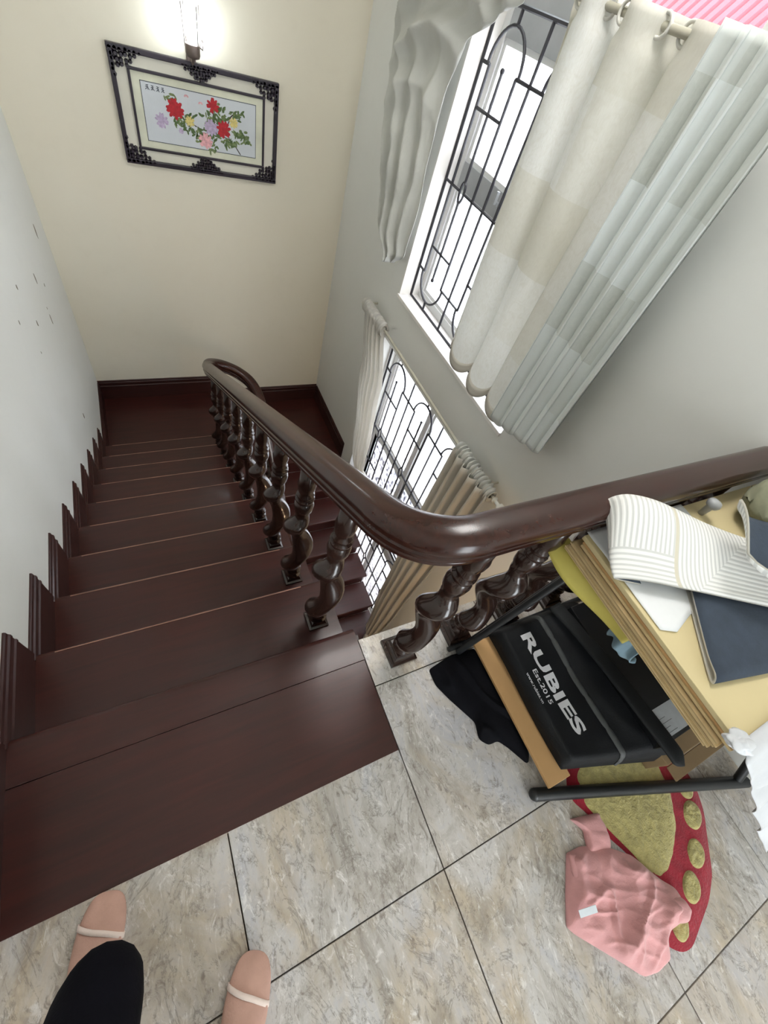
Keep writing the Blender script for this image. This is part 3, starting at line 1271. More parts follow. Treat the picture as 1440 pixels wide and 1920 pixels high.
bc = thing('curtain', 'beige curtain bunched on the rod and tied low right of the lower window', 'curtain')
BL = [(-3.12, .70), (-2.95, .735), (-2.85, .80), (-2.0, .865), (-.8, .90), (-.17, .90)]
BR = [(-3.12, .60), (-2.95, .62), (-2.85, .60), (-2.0, .56), (-.8, .52), (-.17, .515)]


def beige_fn(u, v):
    z = -.20 + (-3.10 + .20) * v
    a, b = interp(BL, z), interp(BR, z)
    nf = 5.0
    ph = 2 * PI * nf * u
    y = a + (b - a) * u
    x = CX - .015 + .03 * (1 - 2 * abs(math.cos(ph / 2))) * (1 - .4 * v) - .03 * math.sin(PI * u)
    return (x, y, z)


cloth_grid('panel', 96, 60, beige_fn, M['beige_curtain'], bc, .003)


def ruff(u, v):
    a = 2 * PI * v
    y = .90 + (.515 - .90) * u
    r = .030 + .010 * math.sin(2 * PI * 13 * u) + .006 * math.sin(2 * PI * 29 * u + 2)
    return (CX + r * math.cos(a) * .9 - .008, y, -.205 + r * 1.25 * math.sin(a))


cloth_grid('ruffled_heading', 130, 18, ruff, M['swag'], bc, .002)
bm = bmesh.new()
lathe(bm, [(.05, -2.98), (.062, -2.96), (.066, -2.92), (.055, -2.88), (.05, -2.87)], 18, (CX - .03, .675))
obj('tie_band', bm, M['beige_curtain'], bc, smooth=True)

# ------------------------------------------------------------------ framed picture on the back wall
PX0, PX1, PZ0, PZ1 = -.372, .602, .172, .722
pf = thing('framed_picture', 'carved dark-framed embroidery of red flowers hanging on the back wall', 'picture', ((PX0 + PX1) / 2, YB, PZ0))
pcx = (PX0 + PX1) / 2


def pbox(nm, x0, x1, z0, z1, d0, d1, mat, parent=pf, bev=0):
    return box(nm, (x0 - pcx, -d1, z0 - PZ0), (x1 - pcx, -d0, z1 - PZ0), mat, parent, bev)


ow = .026
pbox('backing', PX0 + .005, PX1 - .005, PZ0 + .005, PZ1 - .005, .002, .010, M['mirror_band'])
for a in ((PX0, PX1, PZ0, PZ0 + ow), (PX0, PX1, PZ1 - ow, PZ1), (PX0, PX0 + ow, PZ0 + ow, PZ1 - ow), (PX1 - ow, PX1, PZ0 + ow, PZ1 - ow)):
    pbox('frame_rail', *a, .001, .030, M['gilt'], bev=.004)
ix0, ix1, iz0, iz1 = PX0 + .088, PX1 - .088, PZ0 + .082, PZ1 - .082
iw = .014
for a in ((ix0, ix1, iz0, iz0 + iw), (ix0, ix1, iz1 - iw, iz1), (ix0, ix0 + iw, iz0 + iw, iz1 - iw), (ix1 - iw, ix1, iz0 + iw, iz1 - iw)):
    pbox('inner_rail', *a, .010, .024, M['gilt'], bev=.003)
pbox('mat', ix0 + iw, ix1 - iw, iz0 + iw, iz1 - iw, .010, .014, M['mat'])
ex0, ex1, ez0, ez1 = ix0 + .058, ix1 - .058, iz0 + .05, iz1 - .05
emb = pbox('embroidery', ex0, ex1, ez0, ez1, .014, .016, M['canvas'])
for a in ((ex0, ex1, ez0, ez0 + .003), (ex0, ex1, ez1 - .003, ez1), (ex0, ex0 + .003, ez0, ez1), (ex1 - .003, ex1, ez0, ez1)):
    pbox('inner_line', *a, .0155, .0168, M['th_ink'])


# carved ornaments: pierced leafy corners and centre pieces
def ornament(nm, cx, cz, flipx, flipz, kind):
    bm = bmesh.new()
    random.seed(3)
    spots = []
    if kind == 'corner':
        for i in range(9):
            for j in range(9):
                if i + j * 1.05 < 6.2 and random.random() < .93:
                    spots.append((.012 + i * .0245, .012 + j * .0225, .018 - .001 * (i + j)))
    else:
        for i in range(-6, 7):
            for j in range(5):
                if abs(i) * .62 + j < 4.4:
                    spots.append((i * .0165, .014 + j * .0165, .013 - .0004 * (abs(i) + j)))
    for x, z, r in spots:
        x += random.uniform(-.003, .003)
        z += random.uniform(-.003, .003)
        n = 6
        a0 = random.random() * PI
        top = [bm.verts.new((cx + flipx * (x + .006 + r * .6 * math.cos(a0 + 2 * PI * q / n)) - pcx, -.030, cz + flipz * (z + .006 + r * .6 * math.sin(a0 + 2 * PI * q / n)) - PZ0)) for q in range(n)]
        lo = [bm.verts.new((cx + flipx * (x + .006 + r * math.cos(a0 + 2 * PI * q / n)) - pcx, -.009, cz + flipz * (z + .006 + r * math.sin(a0 + 2 * PI * q / n)) - PZ0)) for q in range(n)]
        bm.faces.new(top)
        for q in range(n):
            bm.faces.new((lo[q], lo[(q + 1) % n], top[(q + 1) % n], top[q]))
    bmesh.ops.recalc_face_normals(bm, faces=bm.faces)
    obj(nm, bm, M['gilt'], pf)


for cx, fx in ((PX0, 1), (PX1, -1)):
    for cz, fz in ((PZ0, 1), (PZ1, -1)):
        ornament('corner_ornament', cx, cz, fx, fz, 'corner')
ornament('centre_ornament', pcx, PZ0, 1, 1, 'mid')
ornament('centre_ornament', pcx, PZ1, 1, -1, 'mid')

ew, eh = ex1 - ex0, ez1 - ez0


def E2(u, v, d=0):
    return (ex0 + u * ew - pcx, -.0165 - d, ez1 - v * eh - PZ0)


def disc(bm, u, v, ru, rv, rot, d, n=7):
    c = E2(u, v)
    top = []
    for q in range(n):
        a = 2 * PI * q / n
        x, z = ru * math.cos(a), rv * math.sin(a)
        top.append((c[0] + x * math.cos(rot) - z * math.sin(rot), c[2] + x * math.sin(rot) + z * math.cos(rot)))
    A = [bm.verts.new((x, -.0165 - d, z)) for x, z in top]
    B = [bm.verts.new((x, -.0155, z)) for x, z in top]
    bm.faces.new(A[::-1])
    for q in range(n):
        bm.faces.new((A[q], A[(q + 1) % n], B[(q + 1) % n], B[q]))


random.seed(11)
FL = [(.265, .36, .040, 'red'), (.60, .17, .030, 'red'), (.69, .555, .036, 'red'), (.14, .60, .030, 'lilac'), (.575, .56, .034, 'lilac'), (.515, .82, .034, 'pink'), (.785, .40, .022, 'yellow'), (.385, .52, .022, 'yellow'), (.30, .72, .012, 'lilac')]
for u, v, r, c in FL:
    r *= 1.25
    bm = bmesh.new()
    for ring, cnt in ((.72, 11), (.45, 8), (.15, 4)):
        for q in range(cnt):
            a = 2 * PI * q / cnt + random.uniform(-.2, .2) + ring
            rr = r * ring
            disc(bm, u + rr * math.cos(a) / ew, v - rr * math.sin(a) / eh, r * .36, r * .2, a, .0008 + .001 * (1 - ring) + random.random() * .0004)
    bmesh.ops.recalc_face_normals(bm, faces=bm.faces)
    obj('flower', bm, M['th_' + c], emb)
for mat, seed, cnt in (('leaf', 1, 170), ('leaf2', 2, 120)):
    random.seed(seed)
    bm = bmesh.new()
    anchors = [(.30, .55), (.42, .66), (.40, .48), (.48, .70), (.60, .38), (.62, .72), (.72, .80), (.80, .58), (.88, .62), (.90, .70), (.66, .22), (.55, .40), (.25, .22), (.78, .80), (.45, .80), (.58, .93), (.82, .25), (.34, .62), (.70, .38)]
    for q in range(cnt):
        au, av = random.choice(anchors)
        disc(bm, au + random.gauss(0, .028), av + random.gauss(0, .045), random.uniform(.009, .019), random.uniform(.004, .008), random.random() * PI, .0003 + random.random() * .0003, 6)
    bmesh.ops.recalc_face_normals(bm, faces=bm.faces)
    tag(obj('leaves', bm, M['th_' + mat], emb), kind='stuff')
bm = bmesh.new()
for P in ([(.84, .96), (.80, .84), (.74, .72), (.62, .66), (.48, .62), (.34, .52), (.27, .40)], [(.74, .72), (.72, .5), (.76, .3), (.82, .18)], [(.62, .66), (.6, .4), (.6, .22)]):
    for (a, b), (c, d) in zip(P, P[1:]):
        for k in range(6):
            t = k / 6
            disc(bm, a + (c - a) * t, b + (d - b) * t, .009, .0035, math.atan2(-(d - b) * eh, (c - a) * ew), .0002, 6)
bmesh.ops.recalc_face_normals(bm, faces=bm.faces)
obj('branch', bm, M['th_stem'], emb)
for u, v in ((.37, .10), (.49, .17)):
    bm = bmesh.new()
    disc(bm, u - .008, v, .009, .005, .7, .0004)
    disc(bm, u + .010, v, .009, .005, -.7, .0005)
    bmesh.ops.recalc_face_normals(bm, faces=bm.faces)
    obj('butterfly', bm, M['th_pink'], emb)
for i in range(4):                                                  # four brush characters
    bm = bmesh.new()
    u0, v0 = .055 + i * .042, .085
    random.seed(40 + i)
    for (a, b, ru, rv, ro) in ((0, -.028, .009, .0018, 0), (0, .0, .010, .0018, 0), (0, .01, .0018, .012, 0), (-.008, .03, .008, .0016, .8), (.008, .03, .008, .0016, -.8)):
        disc(bm, u0 + a + random.uniform(-.003, .003), v0 + b, ru, rv, ro + random.uniform(-.2, .2), .0004, 6)
    bmesh.ops.recalc_face_normals(bm, faces=bm.faces)
    obj('brush_character', bm, M['th_ink'], emb)

# ------------------------------------------------------------------ wall lamp
lx, lz = .075, .80
la = thing('wall_lamp', 'lit white glass wall lamp on a bronze cup above the framed picture', 'lamp', (lx, YB, lz - .05))
bm = bmesh.new()
add_box(bm, (-.026, -.014, -.04), (.026, -.0005, .075), .005)
obj('backplate', bm, M['lamp_metal'], la)
tube('arm', [(0, -.012, -.015), (0, -.055, -.03), (0, -.09, -.012), (0, -.10, .02)], .0075, M['lamp_metal'], la)
tube('side_arm', [(.025, -.10, .06), (.055, -.095, .045), (.06, -.09, .075), (.052, -.09, .085)], .004, M['lamp_metal'], la, 8)
bm = bmesh.new()
lathe(bm, [(.016, .0), (.034, .006), (.040, .02), (.041, .058), (.037, .062), (.034, .05)], 20, (0, -.10))
obj('cup', bm, M['lamp_metal'], la, smooth=True)
bm = bmesh.new()
lathe(bm, [(.014, .055), (.026, .075), (.031, .11), (.030, .15), (.024, .18), (.010, .196)], 18, (0, -.10))
obj('bulb', bm, M['bulb'], la, smooth=True)
bm = bmesh.new()
lathe(bm, [(.040, .058), (.044, .10), (.046, .16), (.050, .21)], 24, (0, -.10))
o = obj('lamp_shade', bm, M['lamp_glass'], la, smooth=True)
b2 = bmesh.new()
b2.from_mesh(o.data)
big = [f for f in b2.faces if len(f.verts) > 4]
bmesh.ops.delete(b2, geom=big, context='FACES_ONLY')
b2.to_mesh(o.data)
b2.free()
for a in (0, PI / 2, PI, 3 * PI / 2):
    tube('cage_bar', [(.048 * math.cos(a + .5), -.10 + .048 * math.sin(a + .5), .05), (.056 * math.cos(a + .5), -.10 + .056 * math.sin(a + .5), .215)], .003, M['lamp_metal'], la, 6)

cl = thing('fill_lamp', 'added square white fill lamp on the ceiling over the stairwell', 'lamp', (.72, .75, ZC))  # unseen lamp added for soft fill light on the walls
bm = bmesh.new()
for p0, p1 in (((-.36, -.36, -.05), (-.33, .36, 0)), ((.33, -.36, -.05), (.36, .36, 0)), ((-.33, -.36, -.05), (.33, -.33, 0)), ((-.33, .33, -.05), (.33, .36, 0))):
    add_box(bm, p0, p1)
obj('frame', bm, M['white_frame'], cl)
box('diffuser', (-.33, -.33, -.04), (.33, .33, -.03), M['fill_panel_glow'], cl)
gl = thing('fill_lamp', 'added round warm fill lamp under the upper floor slab downstairs', 'lamp', (.60, -.75, -.16))  # added out of view to throw warm light on the lower wall
bm = bmesh.new()
lathe(bm, [(.13, -.02), (.14, -.012), (.14, 0)], 28)
obj('base_plate', bm, M['lamp_metal'], gl)
bm = bmesh.new()
lathe(bm, [(.03, -.062), (.08, -.055), (.115, -.038), (.125, -.02)], 28)
obj('diffuser', bm, M['warm_fill_glow'], gl, smooth=True)

# ------------------------------------------------------------------ rug, shirt, black cloth on the floor
rg = thing('foot_shaped_rug', 'red foot-shaped rug with olive toe pads on the tiles under the rack', 'rug')
RUG = [(.478, -.696), (.467, -.737), (.496, -.786), (.523, -.862), (.554, -.917), (.575, -.98), (.56, -1.04), (.513, -1.081), (.519, -1.119), (.553, -1.152), (.593, -1.16), (.66, -1.139), (.733, -1.117), (.80, -1.08), (.845, -1.03), (.914, -.957), (.945, -.893), (.95, -.80), (.92, -.70), (.82, -.60), (.69, -.57), (.56, -.61)]
blob('backing', RUG, lambda x, y, r: .010 * (1 - r ** 14) + .002 * noise.noise(Vector((x * 40, y * 40, 0))) * (1 - r ** 8), M['red_rug'], rg, .0005, 14, 140, (.70, -.86))
PAD = [(.523, -.692), (.500, -.764), (.535, -.853), (.566, -.922), (.587, -.984), (.611, -1.006), (.65, -1.005), (.70, -.985), (.775, -.935), (.825, -.868), (.845, -.788), (.82, -.70), (.74, -.63), (.62, -.635)]


def pile(x, y, r):
    return .008 * (1 - r ** 10) + .0025 * noise.noise(Vector((x * 60, y * 60, 3))) * (1 - r ** 6) + .002 * noise.noise(Vector((x * 150, y * 150, 5))) * (1 - r ** 6)


blob('sole_pad', PAD, pile, M['olive_rug'], rg, .009, 26, 160, (.69, -.82))
for x, y, a, b in ((.888, -.880, .030, .030), (.852, -.942, .034, .044), (.778, -1.016, .030, .042), (.694, -1.064, .030, .043), (.590, -1.102, .028, .040)):
    ang = math.atan2(-.165, -.26) + (.25 if x < .65 else 0)
    pl = [(x + b * math.cos(t) * math.cos(ang) - a * math.sin(t) * math.sin(ang), y + b * math.cos(t) * math.sin(ang) + a * math.sin(t) * math.cos(ang)) for t in (2 * PI * q / 20 for q in range(20))]
    blob('toe_pad', pl, pile, M['olive_rug'], rg, .009, 10, 40)

sh = thing('shirt', 'crumpled pink knit shirt lying on the tiles and the foot-shaped rug', 'shirt')
BODY = [(.364, -.832), (.416, -.838), (.49, -.870), (.552, -.920), (.590, -.990), (.628, -1.035), (.632, -1.075), (.600, -1.098), (.545, -1.092), (.525, -1.105), (.503, -1.137), (.450, -1.140), (.406, -1.127), (.352, -1.064), (.275, -.977), (.262, -.955), (.300, -.905)]


def shirt_h(x, y, r):
    h = .020 * (1 - r ** 5) + .006
    h += .034 * max(0, ridged(x, y, 9, 2.0, 1, .45, .9) - .40) ** 1.3 * (1 - r ** 6)
    h += .026 * max(0, ridged(x, y, 15, 7.0, .5, 1, .5) - .45) ** 1.3 * (1 - r ** 6)
    h += .010 * max(0, ridged(x, y, 26, 3.0, 1, .4, 1.2) - .5) * (1 - r ** 6) + .005 * noise.noise(Vector((x * 30, y * 30, 4)))
    e = min(1, max(0, (x - .44) / .14))
    h += .016 * e * e * (3 - 2 * e)
    return max(.004, h)


blob('body', BODY, shirt_h, M['pink_knit'], sh, .001, 40, 220, (.44, -.985))
SLV = [(.428, -.772), (.526, -.797), (.530, -.835), (.505, -.885), (.430, -.862), (.452, -.812)]
blob('sleeve', SLV, lambda x, y, r: .014 * (1 - r ** 6) + .008 + .012 * max(0, ridged(x, y, 16, 1, 1, .4, 1.0) - .5), M['pink_knit'], sh, .001, 14, 80)
CUF = [(.545, -1.040), (.585, -1.030), (.625, -1.055), (.628, -1.085), (.595, -1.100), (.560, -1.085)]
blob('sleeve', CUF, lambda x, y, r: .026 * (1 - r ** 4) + .012, M['pink_knit'], sh, .022, 12, 60)
FLAP = [(.362, -.832), (.392, -.846), (.375, -.90), (.350, -.915), (.340, -.88)]
blob('collar', FLAP, lambda x, y, r: .006 * (1 - r ** 4) + .004, M['pink_knit'], sh, .014, 8, 50)
o = box('care_label', (-.026, -.008, 0), (.026, .008, .0015), M['label'], sh)
o.location = (.318, -.941, .048)
o.rotation_euler = (.15, -.15, -.2)

BLK = [(.200, -.222), (.298, -.205), (.40, -.212), (.412, -.328), (.412, -.44), (.405, -.574), (.383, -.599), (.345, -.533), (.322, -.503), (.285, -.502), (.262, -.475), (.276, -.427), (.226, -.335), (.200, -.277)]
bk = blob('black_garment', BLK, lambda x, y, r: .026 * (1 - r ** 5) + .006 + .03 * max(0, ridged(x, y, 11, 9, 1, .5, .4) - .45) * (1 - r ** 5), M['black_cloth'], None, .001, 24, 150, (.325, -.35))
tag(bk, 'crumpled black garment on the tiles beside the cardboard strip', 'clothes')

# ------------------------------------------------------------------ rack with its load
rk = thing('metal_rack', 'black tubular metal rack standing on the tiles by the railing', 'rack')
fa, fb = Vector((.348, -.672, .019)), Vector((1.14, -.963, .019))
tube('foot_tube', [fa + Vector((-.0, .0, .0))] + [fa.lerp(fb, t) for t in (.03, .2, .5, .8, 1)], .0185, M['black_metal'], rk, 14)
bm = bmesh.new()
bmesh.ops.create_uvsphere(bm, u_segments=14, v_segments=10, radius=.0185)
bmesh.ops.translate(bm, verts=bm.verts, vec=fa)
obj('end_cap', bm, M['black_metal'], rk, smooth=True)
tube('rear_leg', [(.330, -.205, .012), (.405, -.200, .25), (.487, -.195, .50), (.535, -.19, .645)], .011, M['black_metal'], rk)
tube('rear_leg', [(.362, -.190, .012), (.437, -.187, .25), (.519, -.183, .50), (.567, -.18, .645)], .009, M['black_metal'], rk)
tube('rear_foot', [(.30, -.185, .010), (1.10, -.185, .010)], .0095, M['black_metal'], rk)
tube('post', [(1.10, -.945, .02), (1.12, -.60, .645)], .014, M['black_metal'], rk)
tube('post', [(1.10, -.20, .02), (1.12, -.22, .645)], .014, M['black_metal'], rk)
for y in (-.22, -.58):
    tube('shelf_bar', [(.40, y, .648), (1.14, y, .648)], .0105, M['black_metal'], rk)
tube('shelf_bar', [(1.13, -.17, .648), (1.13, -.63, .648)], .0105, M['black_metal'], rk)

# stack of sheets on the rack: each bundle a thing
random.seed(5)


def bundle(name, label, z0, z1, n, x0, x1, y0, y1, mats, jit=.006):
    t = thing(name, label, 'cardboard', (x0, (y0 + y1) / 2, z0), group='sheets stacked on the rack')
    th = (z1 - z0) / n
    for i in range(n):
        a, b, c = random.uniform(-jit, jit), random.uniform(-jit, jit), random.uniform(-jit, jit)
        box('sheet', (a, y0 - (y0 + y1) / 2 + b, i * th), (x1 - x0, y1 - (y0 + y1) / 2 + c, (i + 1) * th - .0006), mats[i % len(mats)], t, .0008)
    return t


bundle('cardboard_bundle', 'thick bundle of brown cardboard sheets at the bottom of the stack on the rack', .659, .695, 8, .366, 1.15, -.625, -.165, [M['kraft'], M['kraft2'], M['kraft']], .004)
bundle('cardboard_bundle', 'thin bundle of two warped brown sheets above the thick bundle', .697, .711, 2, .372, 1.15, -.635, -.175, [M['kraft'], M['card']], .007)
cb = box('cream_board', (.374, -.640, .713), (1.15, -.170, .725), M['cream_board'], None, .002)
tag(cb, 'large pale cream board on top of the cardboard stack', 'board')


def sheet_fn(u, v):
    return (.385 + .37 * u, -.165 - (.13 + .13 * (1 - abs(u - .10))) * v - .04 * u * v, .7265 + .002 * noise.noise(Vector((u * 6, v * 6, 2))) + .0015)


o = cloth_grid('white_paper_sheet', 30, 20, sheet_fn, M['white_paper'], None, .0012)
tag(o, 'white paper sheet under the striped mat on the cream board', 'paper')

# yellow sheet hanging over the edge and the blue cloth below it
ysh = cloth_grid('yellow_sheet', 10, 30, lambda u, v: (.405 - (.050 - .02 * v) * u - .010 * math.sin(v * 6) * u, -.125 - .28 * v, .6555 - (.028 + .02 * math.sin(PI * v)) * u * u), M['yellow_sheet'], None, .0012)
tag(ysh, 'curled yellow sheet sticking out below the cardboard stack', 'paper')
bcl = cloth_grid('blue_cloth', 16, 24, lambda u, v: (.40 + .06 * u + .01 * math.sin(9 * v), -.36 - .075 * v - .02 * u, .640 - .10 * math.sin(PI * u * .6) - .006 * math.sin(14 * v + 5 * u)), M['blue_cloth'], None, .003)
tag(bcl, 'small blue cloth hanging beneath the cardboard stack', 'cloth')

# striped mat: left edge arched up, right end folded back over itself
D = Vector((.884, -.468, 0))
PA, PB = Vector((.355, -.289, 0)), Vector((.398, -.139, 0))
prof_s = [(.06, .778, .739), (.02, .780, .739), (-.002, .797, .740), (.000, .825, .743), (.025, .844, .750), (.08, .847, .756), (.15, .836, .757), (.25, .815, .757), (.36, .800, .757), (.46, .795, .757), (.54, .800, .765), (.58, .825, .785), (.575, .855, .810),
          (.53, .872, .826), (.45, .868, .824), (.37, .862, .818), (.31, .866, .818), (.27, .884, .824), (.25, .908, .838)]
cf = catmull([(a, b, c) for a, b, c in prof_s], 6)
acc = [0]
for a, b in zip(cf, cf[1:]):
    acc.append(acc[-1] + Vector((b.x - a.x, b.y - a.y)).length)
tot = acc[-1]
s0 = next(acc[i] for i in range(len(cf)) if cf[i].x < .002) + .02


def mat_fn(u, v):
    d = u * tot
    i = 0
    while i < len(acc) - 2 and acc[i + 1] < d:
        i += 1
    t = (d - acc[i]) / max(1e-6, acc[i + 1] - acc[i])
    p = cf[i].lerp(cf[i + 1], t)
    k2 = min(1, max(0, (d - (tot - .15)) / .15))
    e = v * v * (3 - 2 * v)
    q = PA.lerp(PB, v) + D * (p.x + k2 * max(0, .30 - v) * .40)
    return (q.x, q.y, p.z + (p.y - p.z) * e)


mt = cloth_grid('striped_mat', 110, 12, mat_fn, None, None, .005, uv=lambda u, v: (u * tot - s0, v * .19), mats=[M['stripe'], M['navy_mat'], M['edge']])
tag(mt, 'white striped mat with navy backing folded on top of the white paper', 'mat')

# navy mat folded under it
prof_n = [(.27, .7425), (.20, .7415), (.16, .7405), (.06, .7395), (.018, .744), (.004, .7375), (.006, .7310), (.03, .7290), (.10, .7285), (.18, .7285), (.27, .7285)]
c2 = catmull([(a, b, 0) for a, b in prof_n], 5)
D2 = Vector((.60, .80, 0))
W2 = Vector((.80, -.60, 0)).normalized()
P2 = Vector((.405, -.535, 0))


def mat2_fn(u, v):
    d = u * (len(c2) - 1)
    i = min(int(d), len(c2) - 2)
    p = c2[i].lerp(c2[i + 1], d - i)
    q = P2 + D2 * p.x + Vector((.93, -.20, 0)) * (.30 * v)
    return (q.x, q.y, p.y)


mn = cloth_grid('navy_mat', 60, 10, mat2_fn, None, None, .004, mats=[M['navy_mat'], M['edge'], M['edge']])
tag(mn, 'navy mat folded flat on the cream board in front of the striped mat', 'mat')


# olive cushion-like bundle and a knob
def cushion_fn(u, v):
    a, b = u * 2 - 1, v * 2 - 1
    bul = (1 - abs(a) ** 3) * (1 - abs(b) ** 3)
    return Vector((a, b, bul))


bm = bmesh.new()
bmesh.ops.create_uvsphere(bm, u_segments=40, v_segments=24, radius=1)
for v in bm.verts:
    p = v.co
    q = Vector((math.copysign(abs(p.x) ** .7, p.x) * .135, math.copysign(abs(p.y) ** .7, p.y) * .062, math.copysign(abs(p.z) ** .8, p.z) * .050))
    q += Vector((1, 1, 1)) * .018 * noise.noise(p * 2.5) + Vector((0, 0, 1)) * .012 * max(0, 1 - abs(noise.noise(p * 4)) * 4)
    v.co = q
o = obj('olive_bundle', bm, M['olive_cloth'], None, smooth=True, loc=(1.02, -.262, .786))
tag(o, 'olive grey cloth bundle at the right end of the rack against the handrail', 'bundle')
bm = bmesh.new()
lathe(bm, [(.008, -.03), (.010, 0), (.016, .004), (.019, .012), (.016, .020), (.008, .024), (.002, .025)], 18)
o = obj('round_knob', bm, M['alu'], None, smooth=True, loc=(.80, -.205, .757))
tag(o, 'small round metal knob between the striped mat and the handrail', 'knob')


# white plastic sheet hanging off the front of the board
def plastic_fn(u, v):
    PL = [(0, (.400, -.628, .731)), (.06, (.350, -.652, .732)), (.14, (.385, -.690, .690)), (.40, (.475, -.765, .575)), (.62, (.560, -.830, .480)), (1, (.72, -.965, .30))]
    for (a, p), (b, q) in zip(PL, PL[1:]):
        if v <= b:
            t = (v - a) / (b - a)
            break
    x = p[0] + (q[0] - p[0]) * t
    y = p[1] + (q[1] - p[1]) * t
    z = p[2] + (q[2] - p[2]) * t
    x = x + (1.12 - x) * u
    k = min(1, v / .2)
    nz = (.034 * noise.noise(Vector((x * 5, v * 4, 1))) + .012 * noise.noise(Vector((x * 11, v * 8, 8)))) * k
    return (x, y - abs(nz) * .8, z + abs(nz) * .5)


o = cloth_grid('plastic_sheet', 60, 50, plastic_fn, M['plastic'], None, .0012)
tag(o, 'crumpled white plastic sheet hanging over the front of the rack', 'plastic sheet')
bm = bmesh.new()
bmesh.ops.create_icosphere(bm, subdivisions=4, radius=1)
for v in bm.verts:
    p = v.co.copy()
    k = 1 + .5 * noise.noise(p * 1.6) + .12 * noise.noise(p * 4)
    v.co = Vector((p.x * .026 * k, p.y * .019 * k, p.z * .013 * k))
o = obj('torn_tissue', bm, M['plastic'], None, smooth=True, loc=(.362, -.625, .740))
o.rotation_euler = (0, 0, -.6)
tag(o, 'small torn white scrap on the front corner of the cream board', 'scrap')

# ---- lower level of the rack
cs = box('cardboard_strip', (-.044, -.235, 0), (.044, .235, .012), M['card'], None, .0015)
cs.location = (.424, -.436, .045)
cs.rotation_euler = (-.02, 0, 0)
for s in (-.012,):
    pass
tag(cs, 'long brown cardboard strip beside the black printed bag resting on the foot tube', 'cardboard')
bxc = thing('cardboard_box', 'low brown cardboard box beneath the black label box', 'box', (.93, -.52, 0))
box('body', (-.15, -.255, .0), (.17, .29, .115), M['card_dark'], bxc, .003)
box('flap', (-.15, -.30, .105), (.17, -.258, .111), M['card_dark'], bxc, .001)
bb = thing('label_box', 'glossy black box with a white label on its lid under the rack', 'box', (.90, -.47, .117))
box('body', (-.17, -.24, 0), (.20, .24, .075), M['black_box'], bb, .003)
box('label', (-.155, -.228, .0752), (-.015, -.145, .0765), M['label'], bb)
lab = bb.children[-1]
for i in range(4):
    box('print_line', (-.125, -.219 + i * .014, .0765), (-.07 - .02 * (i % 2), -.2178 + i * .014, .0768), M['label_ink'], lab)

# printed garment bag
bag = thing('garment_bag', 'black garment bag printed RUBIES lying under the cardboard stack', 'bag', (.44, -.42, .058))


def bag_top(u, v):
    x = .0 + .40 * u
    yn = .225
    yf = -.222 - .40 * .33 * u
    y = yn + (yf - yn) * v
    e = min(1, u / .05) * min(1, (1 - v) / .06) * min(1, v / .06)
    e = max(0, e)
    z = .012 + .058 * math.sin(e * PI / 2) ** .8
    z += .004 * math.sin(7 * v + 3 * u) + .006 * noise.noise(Vector((x * 14, y * 9, 2))) * e
    if u > .5:
        z += .022 * math.sin(PI * (u - .5) / .5) * e + .010 * max(0, ridged(x, y, 9, 3, 1, .35, .25) - .4)
    return (x, y, z)


bt = cloth_grid('cover', 60, 60, bag_top, M['garment'], bag, .0035)
box('base', (.012, -.20, 0), (.36, .205, .012), M['garment'], bag, .003)
# binding with stitched joints
bpts = []
for i in range(61):
    v = i / 60
    x, y, z = bag_top(.475, v)
    bpts.append((x, y, z + .004))
bm = bmesh.new()
fr = frames([Vector(p) for p in bpts])
rings = []
for i, (p, t, s, u) in enumerate(fr):
    k = i % 12
    r = .0095 * (.72 if k in (0,) else (1.0 if 1 < k < 11 else .92))
    rings.append([bm.verts.new(p + s * a * 1.15 + u * b * .7) for a, b in circ(r, 8)])
for a, b in zip(rings, rings[1:]):
    for i in range(8):
        bm.faces.new((a[i], a[(i + 1) % 8], b[(i + 1) % 8], b[i]))
bm.faces.new(rings[0][::-1])
bm.faces.new(rings[-1])
bmesh.ops.recalc_face_normals(bm, faces=bm.faces)
auto(obj('binding', bm, M['charcoal'], bag), 50)


def text_part(nm, txt, length, cap, u_line, v0, parent, bold=0.0, lift=.0035):
    """letters as real mesh wrapped onto the bag's top"""
    cu = bpy.data.curves.new(nm, 'FONT')
    cu.body = txt
    cu.size = 1
    cu.offset = bold
    cu.resolution_u = 3
    cu.extrude = 0
    t = bpy.data.objects.new(nm, cu)
    COL.objects.link(t)
    dg = bpy.context.evaluated_depsgraph_get()
    me = bpy.data.meshes.new_from_object(t.evaluated_get(dg))
    bpy.data.objects.remove(t)
    xs_ = [v.co.x for v in me.vertices]
    ys_ = [v.co.y for v in me.vertices]
    sx = length / (max(xs_) - min(xs_))
    sy = cap / (max(ys_) - min(ys_))
    ox, oy = min(xs_), min(ys_)
    b = bmesh.new()
    b.from_mesh(me)
    bmesh.ops.triangulate(b, faces=b.faces)
    bmesh.ops.subdivide_edges(b, edges=[e for e in b.edges if e.calc_length() > .3], cuts=2)
    for v in b.verts:
        a = (v.co.x - ox) * sx
        c = (v.co.y - oy) * sy
        x = u_line + c
        y = v0 - a
        uu = x / .40
        yf = -.222 - .40 * .33 * uu
        vv = (.225 - y) / (.225 - yf)
        z = bag_top(uu, vv)[2]
        v.co = Vector((x, y, z + lift))
    b.to_mesh(me)
    b.free()
    me.materials.clear()
    me.materials.append(M['print'])
    o = bpy.data.objects.new(nm, me)
    link(o, parent)
    return o


text_part('lettering', 'RUBIES', .335, .046, .074, .172, bag, .035)
text_part('lettering', 'Est.2015', .112, .017, .046, .058, bag, .012)
text_part('lettering', 'www.rubies.vn', .100, .011, .020, .058, bag, .01)

